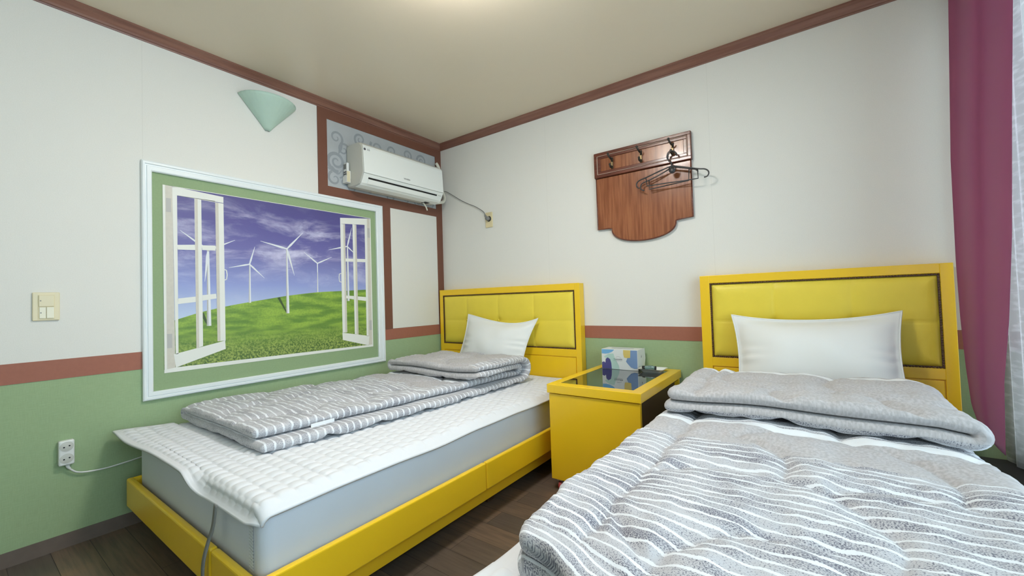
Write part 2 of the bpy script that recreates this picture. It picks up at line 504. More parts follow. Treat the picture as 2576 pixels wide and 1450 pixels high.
# skirting
MB().box(0, 0.004, YF, 0, 0, 0.059).build('baseboard_left', M_base)['kind'] = 'structure'
MB().box(0, XR, -0.004, 0, 0, 0.059).build('baseboard_back', M_base)['kind'] = 'structure'
# brown boards framing the corner panels (an old door and transom, papered over)
mb = MB()
mb.box(0, 0.006, -1.118, -1.053, 1.717, 2.304)
mb.box(0, 0.006, -1.053, -0.067, 2.238, 2.304)
mb.box(0, 0.006, -1.053, -0.067, 1.717, 1.784)
mb.box(0, 0.006, -0.067, 0, 0.794, 2.304)
mb.box(0, 0.006, -0.628, -0.551, 0.794, 1.717)
mb.build('trim_8', M_brown)['kind'] = 'structure'

# silver patterned paper in the transom
msil = mat('silver_damask_paper', (0.48, 0.51, 0.53), rough=0.42, metal=0.25, noise=0.15, nscale=9)
msw = mat('darker_silver_scrolls', (0.33, 0.355, 0.385), rough=0.45, metal=0.2, noise=0.15, nscale=12)
V = [(0.002, -1.053, 1.784), (0.002, -0.067, 1.784), (0.002, -0.067, 2.238), (0.002, -1.053, 2.238)]
F = [(0, 1, 2, 3)]; MI = [0]
rb = [0]
def ribbon(pts, wfun):
    n0 = len(V)
    n = len(pts)
    for i, p in enumerate(pts):
        a = pts[max(i - 1, 0)]; b_ = pts[min(i + 1, n - 1)]
        t = Vector((b_[0] - a[0], b_[1] - a[1])); t.normalize()
        wd = wfun(i / (n - 1))
        for sg in (-1, 1):
            yy = min(max(p[0] - t.y * wd * sg, -1.052), -0.068); zz = min(max(p[1] + t.x * wd * sg, 1.785), 2.237)
            V.append((0.0024 + .00009 * rb[0], yy, zz))
    rb[0] += 1
    for i in range(n - 1):
        q = [V[n0 + 2 * i], V[n0 + 2 * i + 1], V[n0 + 2 * i + 3], V[n0 + 2 * i + 2]]
        ar = sum(q[j][1] * q[(j + 1) % 4][2] - q[(j + 1) % 4][1] * q[j][2] for j in range(4))
        if abs(ar) < 4e-6: continue
        F.append((n0 + 2 * i, n0 + 2 * i + 1, n0 + 2 * i + 3, n0 + 2 * i + 2)); MI.append(1)
def spiral(cy, cz, r, turns, a0, sgn=1):
    pts = []
    for k in range(46):
        t = k / 45
        rr = r * (0.16 + 0.84 * t); a = a0 + sgn * turns * 2 * PI * t
        pts.append((cy + rr * math.cos(a), cz + rr * math.sin(a)))
    ribbon(pts, lambda t: (0.0025 + 0.0075 * t ** .7) * (r / .055))
for cy, cz, r, tn, a0, sg in ((-.985, 1.965, .072, 1.7, 0.5, 1), (-1.000, 1.845, .050, 1.1, 2.6, -1), (-.935, 1.835, .034, 1.4, 0, 1), (-.93, 2.06, .045, 1.2, 2, -1),
                              (-.985, 2.13, .05, 1.3, 1, -1), (-.80, 2.17, .05, 1.5, 2, 1), (-.66, 2.15, .055, 1.6, 0, -1), (-.52, 2.16, .05, 1.4, 3, 1), (-.37, 2.17, .05, 1.5, 1, -1), (-.22, 2.16, .05, 1.5, 0, 1),
                              (-.88, 1.80, .04, 1.2, 1, 1), (-.72, 1.82, .04, 1.3, 2, -1), (-.55, 1.80, .045, 1.3, 0, 1), (-.40, 1.815, .035, 1.4, 1, -1), (-.27, 1.81, .04, 1.4, 2, 1), (-.13, 1.82, .04, 1.4, 0, -1)):
    spiral(cy, cz, r, tn, a0, sg)
ribbon([(-1.045 + .07 * t, 1.90 + .02 * math.sin(t * 5)) for t in np.linspace(0, 1.4, 12)], lambda t: .008 * (1 - t) + .002)
ribbon([(-.97 + .03 * t, 2.02 + .08 * t) for t in np.linspace(0, 1, 8)], lambda t: .010 * math.sin(PI * t) + .001)
sp_ = mesh('trim_9', V, F, [msil, msw], mi=MI); sp_['kind'] = 'structure'
mwp = mat('plain_white_panel_paper', (0.72, 0.71, 0.66), rough=0.6, noise=0.02, nscale=150)
MB().box(0, 0.003, -0.551, -0.067, 0.794, 1.717).build('trim_10', mwp)['kind'] = 'structure'

# ------------------------------------------------------------------ ceiling lamp (just above the picture's top edge)
lamp = empty('ceiling_light', (LAMP[0], LAMP[1], H), 'round white dome ceiling lamp, lit, in the middle of the ceiling', 'lamp')
MB().lathe([(0.001, H - .001), (0.09, H - .001), (0.09, H - .05), (0.07, H - .062), (0.001, H - .062)], (LAMP[0], LAMP[1], 0), n=40).build('lamp_base', M_frame, lamp)
mdome = mat('lit_diffuser', (0.9, 0.9, 0.9), rough=0.4, emit=LAMP_COL, estr=LAMP_POWER)
MB().lathe([(0.001, H - .064), (0.10, H - .066), (0.155, H - .072), (0.17, H - .086), (0.16, H - .100), (0.13, H - .112), (0.07, H - .120), (0.001, H - .122)], (LAMP[0], LAMP[1], 0), n=40).build('lamp_diffuser', mdome, lamp)

# ------------------------------------------------------------------ printed window poster in a white frame
fr_ = empty('picture_frame', (0.0, -1.317, 0.559), 'large white wooden moulding frame around the windmill poster on the left wall', 'frame')
FY0, FY1, FZ0, FZ1 = -2.006, -0.6285, 0.559, 1.7155
IY0, IY1, IZ0, IZ1 = -1.967, -0.686, 0.598, 1.6655
# moulding profile: (inset from outer edge 0..1, thickness)
pr = [(0, 0), (0, .016), (.12, .020), (.30, .020), (.36, .014), (.46, .014), (.52, .018), (.9, .018), (1, .014), (1, 0)]
def fr_loop(t):
    return [(FY0 + (IY0 - FY0) * t, FZ0 + (IZ0 - FZ0) * t), (FY1 + (IY1 - FY1) * t, FZ0 + (IZ0 - FZ0) * t),
            (FY1 + (IY1 - FY1) * t, FZ1 + (IZ1 - FZ1) * t), (FY0 + (IY0 - FY0) * t, FZ1 + (IZ1 - FZ1) * t)]
for k, nm in enumerate(('bottom_bar', 'right_bar', 'top_bar', 'left_bar')):
    Vv = []; 
    for e in (k, (k + 1) % 4):
        for t, x in pr:
            p = fr_loop(t)[e]; Vv.append((x, p[0], p[1]))
    n = len(pr); Ff = [(i, i + 1, n + i + 1, n + i) for i in range(n - 1)] + [tuple(range(n)), tuple(range(2 * n - 1, n - 1, -1))]
    mesh('frame_bar', Vv, Ff, M_frame, fr_)

V = []; F = []; MI = []
def poly(pts, mi, x):
    n0 = len(V)
    for p in pts: V.append((x, p[0], p[1]))
    F.append(tuple(range(n0, n0 + len(pts)))); MI.append(mi)
def strip(pa, pb, w0, w1, mi, x):
    a = Vector(pa); b_ = Vector(pb); t = (b_ - a).normalized(); nrm = Vector((-t.y, t.x))
    poly([a - nrm * w0, a + nrm * w0, b_ + nrm * w1, b_ - nrm * w1], mi, x)
# material slots: 0 sky+clouds, 1 grass, 2 turbine white, 3 sash white, 4 sash beige, 5 grass shadow, 6 thin grey
PY0, PY1, PZ0, PZ1 = -1.923, -0.727, 0.678, 1.612
hill = [(-1.923, .922), (-1.866, .940), (-1.772, .970), (-1.657, .997), (-1.54, 1.018), (-1.44, 1.034), (-1.339, 1.050), (-1.24, 1.062), (-1.14, 1.072), (-1.05, 1.077), (-.968, 1.080), (-.87, 1.085), (-.776, 1.089), (PY1, 1.090)]
hs = [tuple(p) for p in catmull([(a, b_, 0) for a, b_ in hill], 4)]
hs = [(p[0], p[1]) for p in hs]
poly([(PY0, PZ0), (PY1, PZ0), (PY1, PZ1), (PY0, PZ1)], 0, .0020)
poly([(PY0, PZ0), (PY1, PZ0)] + hs[::-1], 1, .0022)
turb = [(((-1.735, 1.298), (-1.734, .897), .005, .010), ((-1.735, 1.298), [(-1.855, 1.392), (-1.607, 1.365), (-1.751, 1.132)])),
        (((-1.534, 1.230), (-1.536, 1.014), .0035, .006), ((-1.535, 1.234), [(-1.506, 1.337), (-1.639, 1.21), (-1.457, 1.157)])),
        (((-1.327, 1.338), (-1.326, .945), .004, .009), ((-1.326, 1.339), [(-1.226, 1.449), (-1.476, 1.373), (-1.283, 1.176)])),
        (((-1.133, 1.256), (-1.136, 1.074), .002, .004), ((-1.134, 1.260), [(-1.223, 1.328), (-1.034, 1.307), (-1.136, 1.20)])),
        (((-.917, 1.386), (-.918, 1.011), .005, .009), ((-.918, 1.389), [(-.881, 1.523), (-1.056, 1.354), (-.845, 1.328)]))]
poly([(-1.386, 1.040), (-1.371, 1.043), (-1.332, .955), (-1.334, .945)], 5, .0024)
poly([(-1.775, .965), (-1.757, .968), (-1.742, .920), (-1.745, .905)], 5, .0024)
for (ta, tb, w0, w1), (hub, tips) in turb:
    if ta[0] > -1.14 and ta[0] < -1.1: tb = (-1.136, 1.073)
    strip(ta, tb, w0, w1, 2, .0026)
    strip((ta[0] - w0 * .6, ta[1]), (tb[0] - w1 * .6, tb[1]), w0 * .35, w1 * .35, 6, .0027)
    for tp in tips:
        a = Vector(hub); b_ = Vector(tp); mid = a.lerp(b_, .22)
        L_ = (b_ - a).length
        strip(a, mid, .003, .034 * L_ + .001, 2, .0028); strip(mid, b_, .034 * L_ + .001, .0008, 2, .0028)
    poly([(hub[0] + .006 * math.cos(q), hub[1] + .006 * math.sin(q)) for q in np.linspace(0, 2 * PI, 9)[:-1]], 6 if ta[0] < -1.7 else 2, .0029)
# printed casement sashes standing open: outline with six panes cut out
def sash(outer, panes, strips):
    """outer quad TL,TR,BR,BL ; panes 2 cols x 3 rows of quads TL,TR,BR,BL. fills the web between them"""
    def q(a, b_, c, d, mi=3, x=.0031): poly([a, b_, c, d], mi, x)
    TL, TR, BR, BL = outer
    rows = [panes[0:2], panes[2:4], panes[4:6]]
    # top and bottom rail
    q(TL, TR, (TR[0], max(rows[0][1][0][1], rows[0][1][1][1])), (TL[0], rows[0][0][0][1]))
    q((TL[0], rows[2][0][3][1]), (TR[0], rows[2][1][2][1]), BR, BL)
    # stiles
    q((TL[0], rows[0][0][0][1]), rows[0][0][0], rows[2][0][3], (BL[0], rows[2][0][3][1]))
    q(rows[0][1][1], (TR[0], rows[0][1][1][1]), (BR[0], rows[2][1][2][1]), rows[2][1][2])
    q(rows[0][0][1], rows[0][1][0], rows[2][1][3], rows[2][0][2])
    q(rows[0][0][0], rows[0][0][1], rows[0][0][1], rows[0][0][0]) if False else None
    # small wedges above the first and below the last pane, then the bars
    for r in range(3):
        for c in range(2):
            p = rows[r][c]
            if r < 2:
                p2 = rows[r + 1][c]; q(p[3], p[2], p2[1], p2[0])
    q((rows[0][0][0][0], rows[0][0][0][1]), (rows[0][1][1][0], max(rows[0][0][0][1], rows[0][1][1][1])), rows[0][1][1], rows[0][0][0])
    for s_ in strips: q(*s_, mi=4, x=.0033)
pl = [[(-1.866, 1.568), (-1.793, 1.565), (-1.793, 1.323), (-1.866, 1.316)], [(-1.763, 1.564), (-1.70, 1.561), (-1.701, 1.326), (-1.763, 1.323)],
      [(-1.867, 1.292), (-1.792, 1.295), (-1.792, 1.053), (-1.867, 1.044)], [(-1.761, 1.298), (-1.701, 1.299), (-1.701, 1.067), (-1.762, 1.060)],
      [(-1.866, 1.016), (-1.792, 1.025), (-1.791, .785), (-1.866, .766)], [(-1.762, 1.031), (-1.699, 1.042), (-1.697, .812), (-1.762, .794)]]
sash([(-1.885, 1.611), (-1.661, 1.597), (-1.659, .767), (-1.877, .699)], pl,
     [[(-1.791, 1.565), (-1.779, 1.565), (-1.779, .786), (-1.791, .785)], [(-1.700, 1.561), (-1.685, 1.560), (-1.683, .813), (-1.697, .812)]])
pr_ = [[(-.932, 1.541), (-.875, 1.548), (-.874, 1.306), (-.932, 1.304)], [(-.844, 1.549), (-.777, 1.558), (-.778, 1.309), (-.844, 1.307)],
       [(-.932, 1.283), (-.873, 1.285), (-.873, 1.045), (-.932, 1.048)], [(-.844, 1.285), (-.777, 1.287), (-.779, 1.036), (-.844, 1.042)],
       [(-.932, 1.030), (-.872, 1.020), (-.874, .780), (-.932, .797)], [(-.844, 1.017), (-.778, 1.008), (-.780, .756), (-.845, .773)]]
sash([(-.968, 1.581), (-.757, 1.605), (-.764, .689), (-.966, .748)], pr_,
     [[(-.946, 1.540), (-.932, 1.541), (-.934, .797), (-.946, .800)], [(-.858, 1.548), (-.844, 1.549), (-.845, .773), (-.860, .776)]])
poly([(-1.924, 1.612), (-1.885, 1.611), (-1.879, .699), (-1.921, .680)], 4, .0030)
poly([(-1.924, 1.612), (-1.914, 1.612), (-1.912, .681), (-1.922, .679)], 3, .0032)
poly([(-.757, 1.605), (-.727, 1.607), (-.729, .678), (-.764, .689)], 4, .0030)
poly([(-.734, 1.606), (-.727, 1.607), (-.727, .678), (-.736, .678)], 3, .0032)
poly([(-1.923, .678), (-.727, .678), (-.727, .693), (-1.877, .700), (-1.923, .694)], 3, .0031)
poly([(-1.885, 1.612), (-.727, 1.612), (-.727, 1.609), (-1.885, 1.609)], 3, .0031)
for a, b_ in ((-1.911, 1.478), (-1.911, .799), (-.755, 1.467), (-.755, .798)):
    poly([(a, b_), (a + .020, b_), (a + .020, b_ + .070), (a, b_ + .070)], 6, .0034)
for y0, sg in ((-1.665, 1), (-.968, -1)):
    hp = [(y0, 1.20), (y0 + .014 * sg, 1.195), (y0 + .017 * sg, 1.17), (y0 + .014 * sg, 1.145), (y0, 1.14)]
    for p, q_ in zip(hp, hp[1:]): strip(p, q_, .0025, .0025, 3, .0036)
# materials of the print
def print_sky():
    m = bpy.data.materials.new('printed_sky'); m.use_nodes = True
    nt = m.node_tree; N = nt.nodes; L = nt.links
    b = N['Principled BSDF']; b.inputs['Roughness'].default_value = 0.45
    tc = N.new('ShaderNodeTexCoord'); sp = N.new('ShaderNodeSeparateXYZ'); L.new(tc.outputs['Object'], sp.inputs[0])
    cr = N.new('ShaderNodeValToRGB'); e = cr.color_ramp.elements
    mr = N.new('ShaderNodeMapRange'); mr.inputs['From Min'].default_value = 0.75; mr.inputs['From Max'].default_value = 1.62
    L.new(sp.outputs['Z'], mr.inputs['Value']); L.new(mr.outputs[0], cr.inputs[0])
    e[0].position = 0; e[0].color = (0.60, 0.69, 0.79, 1); e[1].position = 1.0; e[1].color = (0.072, 0.064, 0.22, 1)
    for p, c in ((0.22, (0.50, 0.60, 0.78, 1)), (0.42, (0.27, 0.32, 0.62, 1)), (0.62, (0.15, 0.145, 0.38, 1)), (0.82, (0.092, 0.083, 0.28, 1))):
        q = e.new(p); q.color = c
    mp = N.new('ShaderNodeMapping'); mp.inputs['Scale'].default_value = (1, 1.6, 5.0); mp.inputs['Rotation'].default_value = (0.32, 0, 0)
    L.new(tc.outputs['Object'], mp.inputs['Vector'])
    n = N.new('ShaderNodeTexNoise'); n.inputs['Scale'].default_value = 2.1; n.inputs['Detail'].default_value = 7; n.inputs['Roughness'].default_value = 0.62; n.inputs['Distortion'].default_value = 0.4
    L.new(mp.outputs[0], n.inputs['Vector'])
    # clouds gather in a belt about three quarters up
    bd = math_node(nt, 'ABSOLUTE', math_node(nt, 'SUBTRACT', sp.outputs['Z'], 1.35))
    belt = smooth_step(nt, bd, 0.02, 0.30, 1.0, 0.15)
    c = math_node(nt, 'MULTIPLY', smooth_step(nt, n.outputs['Fac'], 0.44, 0.78), belt)
    L.new(mixc(nt, c, cr.outputs[0], (0.66, 0.64, 0.82)), b.inputs['Base Color'])
    return m
def print_grass():
    m = bpy.data.materials.new('printed_grass'); m.use_nodes = True
    nt = m.node_tree; N = nt.nodes; L = nt.links
    b = N['Principled BSDF']; b.inputs['Roughness'].default_value = 0.45
    tc = N.new('ShaderNodeTexCoord'); sp = N.new('ShaderNodeSeparateXYZ'); L.new(tc.outputs['Object'], sp.inputs[0])
    mp = N.new('ShaderNodeMapping'); mp.inputs['Scale'].default_value = (1, 1.2, 6)
    L.new(tc.outputs['Object'], mp.inputs['Vector'])
    n = N.new('ShaderNodeTexNoise'); n.inputs['Scale'].default_value = 5; n.inputs['Detail'].default_value = 5
    L.new(mp.outputs[0], n.inputs['Vector'])
    f = N.new('ShaderNodeTexNoise'); f.inputs['Scale'].default_value = 95; f.inputs['Detail'].default_value = 4; f.inputs['Roughness'].default_value = .7
    L.new(tc.outputs['Object'], f.inputs['Vector'])
    base = mixc(nt, smooth_step(nt, n.outputs['Fac'], .35, .65), (0.12, 0.24, 0.035), (0.30, 0.46, 0.06))
    lowf = smooth_step(nt, sp.outputs['Z'], .70, .90, 1, 0)
    deep = mixc(nt, smooth_step(nt, f.outputs['Fac'], .40, .62), (0.055, 0.12, 0.025), (0.34, 0.42, 0.10))
    fine = mixc(nt, smooth_step(nt, f.outputs['Fac'], .40, .62, 0, .3), base, (0.08, 0.17, 0.03))
    L.new(mixc(nt, lowf, fine, deep), b.inputs['Base Color'])
    return m
pm = [print_sky(), print_grass(), mat('printed_turbine_white', (.74, .76, .78), rough=.45), mat('printed_sash_white', (.77, .77, .72), rough=.45),
      mat('printed_sash_beige', (.60, .565, .49), rough=.45, noise=.08, nscale=60), mat('printed_grass_shade', (.05, .09, .03), rough=.45), mat('printed_pale_grey', (.46, .45, .43), rough=.45)]
ps = mesh('poster', V, F, pm, mi=MI)
tag(ps, 'printed poster of open casement windows onto white wind turbines and a green hill', 'poster')
# green paper backing inside the frame
mgreen = mat('green_linen_paper', (0.27, 0.37, 0.20), rough=.7, noise=.08, nscale=120)
bk = MB().box(0, .0012, IY0 - .005, IY1 + .005, IZ0 - .005, IZ1 + .005).build('backing_panel', mgreen, fr_)
bk['label'] = 'green linen-look backing paper'

# ------------------------------------------------------------------ beds
def padded_panel(name, x0, x1, z0, z1, yf, seams, zmid, parent, depth=.020):
    nx = int((x1 - x0) / .008); nz = int((z1 - z0) / .008)
    X, Z = np.meshgrid(np.linspace(x0, x1, nx), np.linspace(z0, z1, nz), indexing='ij')
    e = np.minimum(np.minimum(X - x0, x1 - X), np.minimum(Z - z0, z1 - Z))
    h = depth * (1 - np.exp(-e / .018))
    for s_ in seams: h -= .0035 * np.exp(-((X - s_) / .005) ** 2) + .003 * np.exp(-((X - s_) / .03) ** 2)
    h -= .0035 * np.exp(-((Z - zmid) / .004) ** 2) + .003 * np.exp(-((Z - zmid) / .03) ** 2)
    for s_ in seams:
        r = np.hypot(X - s_, Z - zmid); h -= .010 * np.exp(-(r / .02) ** 2)
    h = np.maximum(h, .0005)
    Vv = np.stack([X, yf - h, Z], -1).reshape(-1, 3)
    mesh(name, Vv, grid_faces(nx, nz), M_leather, parent, True)
    for s_ in seams: MB().ball((s_, yf - depth + .006, zmid), .009, sc=(1, .5, 1), n=10).build('tuft_button', M_leather, parent)

def headboard(parent, x0, x1, top, px0, px1, pz0, pz1, seams, zmid, gz):
    mb = MB(); B = .003
    mb.box(x0 + .001, x1 - .001, -.062, -.006, 0.0, top - .002)
    yf0, yf1 = -.070, -.060
    mb.box(x0, px0, yf0, yf1, 0.02, top, bevel=B); mb.box(px1, x1, yf0, yf1, 0.02, top, bevel=B)
    mb.box(px0 - .002, px1 + .002, yf0, yf1, pz1, top, bevel=B)
    mb.box(px0 - .002, px1 + .002, yf0, yf1, gz, pz0, bevel=B)
    mb.box(px0 + .004, px1 - .004, yf0, yf1, 0.02, gz - .004, bevel=.002)
    hb = mb.build('headboard', M_yellow, parent)
    padded_panel('padded_panel', px0 + .008, px1 - .008, pz0 + .008, pz1 - .008, -.062, seams, zmid, hb)
    mb = MB()   # rope-like nailhead trim around the panel
    path = []
    for a, b_ in (((px0 + .004, pz0 + .004), (px1 - .004, pz0 + .004)), ((px1 - .004, pz0 + .004), (px1 - .004, pz1 - .004)), ((px1 - .004, pz1 - .004), (px0 + .004, pz1 - .004)), ((px0 + .004, pz1 - .004), (px0 + .004, pz0 + .004))):
        L_ = math.hypot(b_[0] - a[0], b_[1] - a[1]); n = int(L_ / .0105)
        for k in range(n):
            t = k / n; mb.ball((a[0] + (b_[0] - a[0]) * t, -.070, a[1] + (b_[1] - a[1]) * t), .0043, n=6, sc=(1, .8, 1))
    for a, b_ in (((px0 + .004, pz0 + .004), (px1 - .004, pz0 + .008)), ((px0 + .004, pz1 - .008), (px1 - .004, pz1 - .004)), ((px0 + .004, pz0 + .004), (px0 + .008, pz1 - .004)), ((px1 - .008, pz0 + .004), (px1 - .004, pz1 - .004))):
        mb.box(a[0], b_[0], -.069, -.060, a[1], b_[1])
    t_ = mb.build('nailhead_trim', M_trimdark, hb); t_['label'] = 'dark brown beaded nailhead trim'
    return hb

def bed(x0, x1, fx0, fx1, fy, hbargs, label, gap=None):
    root = empty('bed', ((x0 + x1) / 2, -1.0, 0), label, 'bed', 'yellow beds')
    headboard(root, *hbargs)
    RZ0, RZ1 = .135, .257; B = .012
    for xa, xb in ((fx0, fx0 + .022), (fx1 - .022, fx1)):
        for ya, yb in ((-1.128, -.075), (fy, -1.132)):
            MB().box(xa, xb, ya, yb, RZ0, RZ1, bevel=.006 if xa > 1 else B, seg=3).build('side_rail', M_yellow, root)
    if gap:
        MB().box(fx0, gap - .004, fy - .0, fy + .024, RZ0, RZ1, bevel=.008, seg=3).build('foot_rail', M_yellow, root)
        MB().box(gap + .004, fx1, fy - .0, fy + .024, RZ0, RZ1, bevel=.008, seg=3).build('foot_rail', M_yellow, root)
    else:
        MB().box(fx0, fx1, fy, fy + .024, RZ0, RZ1, bevel=.008, seg=3).build('foot_rail', M_yellow, root)
    mb = MB()
    mb.box(fx0 + .024, fx1 - .024, fy + .026, -.075, .12, .20)
    mb.box(fx0 + .05, fx1 - .06, fy + .07, -.10, .052, .12)
    mb.build('bed_base', M_yellow, root)
    for xa in (fx0 + .12, fx1 - .16):
        for ya in (fy + .15, -1.0, -.3): MB().box(xa, xa + .05, ya, ya + .05, 0, .052).build('leg', M_darkwood, root)
    return root

bed(.13, 1.378, .13, 1.378, -2.09, (.02, 1.337, 1.083, .060, 1.297, .637, 1.036, (.333, .652, .975), .831, .585),
    'yellow bed by the left wall, wider headboard with four tufted columns, below the air conditioner', gap=1.085)
bed(2.03, 3.06, 2.03, 3.04, -2.09, (2.084, 3.080, 1.083, 2.134, 3.037, .634, 1.040, (2.434, 2.740), .833, .585),
    'yellow bed at the right beside the purple curtain, narrower headboard with three tufted columns')

def mattress(x0, x1, y0, y1, z0, z1, label, seam=False):
    root = empty('mattress', ((x0 + x1) / 2, (y0 + y1) / 2, z0), label, 'mattress', 'grey mattresses')
    MB().box(x0, x1, y0, y1, z0, z1, bevel=.035, seg=5).build('mattress_body', M_sheet, root, True)
    if seam:
        # gathered strip down the near corner
        nz, nx = 60, 5
        Vv = []
        for i in range(nz):
            z = z0 + .03 + (z1 - z0 - .05) * i / (nz - 1)
            for j in range(nx):
                t = j / (nx - 1)
                yy = y0 - .0015 - .0012 * math.sin(i * 1.9 + j)
                Vv.append((x1 - .075 + .028 * t + .010 * (z - z0), yy, z))
        mesh('corner_seam', Vv, grid_faces(nz, nx), M_sheetw, root, True)
    return root
mattress(.165, 1.340, -2.052, -.078, .201, .418, 'blue-grey sheeted mattress on the bed by the left wall', True)
mattress(2.055, 3.0, -2.052, -.078, .201, .418, 'grey sheeted mattress on the right bed, mostly hidden by the bedding')

ss = lambda x, a, b_: (lambda t: t * t * (3 - 2 * t))(np.clip((x - a) / (b_ - a), 0, 1))
def pad(label, x0, x1, y0, y1, mx0, mx1, my0, zt, droop, strap=False):
    """quilted mattress pad; droop(x) = how far the foot edge bends down (0..1)"""
    root = empty('mattress_pad', ((x0 + x1) / 2, (y0 + y1) / 2, zt), label, 'mattress pad', 'white quilted mattress pads')
    st = .0065
    nx = int((x1 - x0) / st); ny = int((y1 - y0) / st)
    P, Q = np.meshgrid(np.linspace(x0, x1, nx), np.linspace(y0, y1, ny), indexing='ij')
    a, b_ = .046, .050
    row = np.floor(Q / b_)
    fx = np.mod(P / a + .5 * np.mod(row, 2), 1); fy = np.mod(Q / b_, 1)
    h = (1 - np.abs(2 * fx - 1) ** 2.6) * (1 - np.abs(2 * fy - 1) ** 2.6)
    h = .0095 * np.clip(h, 0, 1) ** .6
    edge = np.minimum(np.minimum(P - x0, x1 - P), np.minimum(Q - y0, y1 - Q))
    h = np.where(edge < .030, .0030 - .0015 * np.exp(-((edge - .024) / .003) ** 2) - .0015 * np.exp(-((edge - .012) / .003) ** 2), h)
    # rounded foot corner
    R_ = .075
    cx, cy = x1 - R_, y0 + R_
    X = P.copy(); Y = Q.copy()
    inc = (P > cx) & (Q < cy)
    dx = (P - cx) / R_; dy = (cy - Q) / R_
    m_ = np.maximum(dx, dy); l_ = np.sqrt(dx ** 2 + dy ** 2) + 1e-9
    X = np.where(inc, cx + dx * m_ / l_ * R_, X); Y = np.where(inc, cy - dy * m_ / l_ * R_, Y)
    Z = np.full_like(X, zt) + h + .003 * waves(5, X, Y, .5)
    dr = droop(X)
    over = np.maximum(0, (my0 + .03) - Y)
    over = np.maximum(0, over - .012); over = over * (1 - .25 * dr); ang = np.clip(over / .03, 0, 1) * dr * .95
    Z = Z - over * np.sin(ang); Y = np.where(over > 0, (my0 + .018) - over * np.cos(ang), Y)
    Y = Y + .026 * ss(X, x0 + .05, x0 + .55) * np.clip(over / .06, 0, 1) * (1 - dr)
    ox = np.maximum(0, X - (mx1 - .025))
    sag = np.clip(ox / .04, 0, 1)
    Z = Z - ox * .55 * sag; 
    ol = np.maximum(0, (mx0 + .02) - X)
    Z = Z - ol * .10 * np.clip(ol / .1, 0, 1) * (Y > -1.9)
    Z = Z + .018 * np.exp(-(((X - x0) / .12) ** 2 + ((Y - y0) / .15) ** 2))
    Vv = np.stack([X, Y, Z], -1).reshape(-1, 3)
    o = mesh('quilted_top', Vv, grid_faces(nx, ny), M_pad, root, True)
    s_ = o.modifiers.new('thickness', 'SOLIDIFY'); s_.thickness = .008; s_.offset = -1
    if strap:
        pts = [(1.105, -2.078, .395), (1.098, -2.083, .33), (1.080, -2.090, .280), (1.076, -2.1, .235), (1.070, -2.102, .19), (1.068, -2.10, .13)]
        pts = [tuple(p) for p in catmull(pts, 5)]
        Vv = []
        for p in pts: Vv += [(p[0] - .008, p[1] - .003, p[2]), (p[0] + .008, p[1], p[2])]
        so = mesh('corner_strap', Vv, grid_faces(len(pts), 2), M_strap, root, True)
        s_ = so.modifiers.new('thickness', 'SOLIDIFY'); s_.thickness = .0015
        so['label'] = 'grey elastic strap'
    return root
pad('white scallop-quilted mattress pad on the bed by the left wall, near corner hanging', .045, 1.362, -2.118, -.085, .165, 1.340, -2.052, .430, lambda x: ss(x, .82, 1.02), True)
pad('white quilted mattress pad under the thick comforter on the right bed', 2.035, 2.99, -2.085, -.085, 2.055, 3.0, -2.052, .430, lambda x: 0 * x + .5)

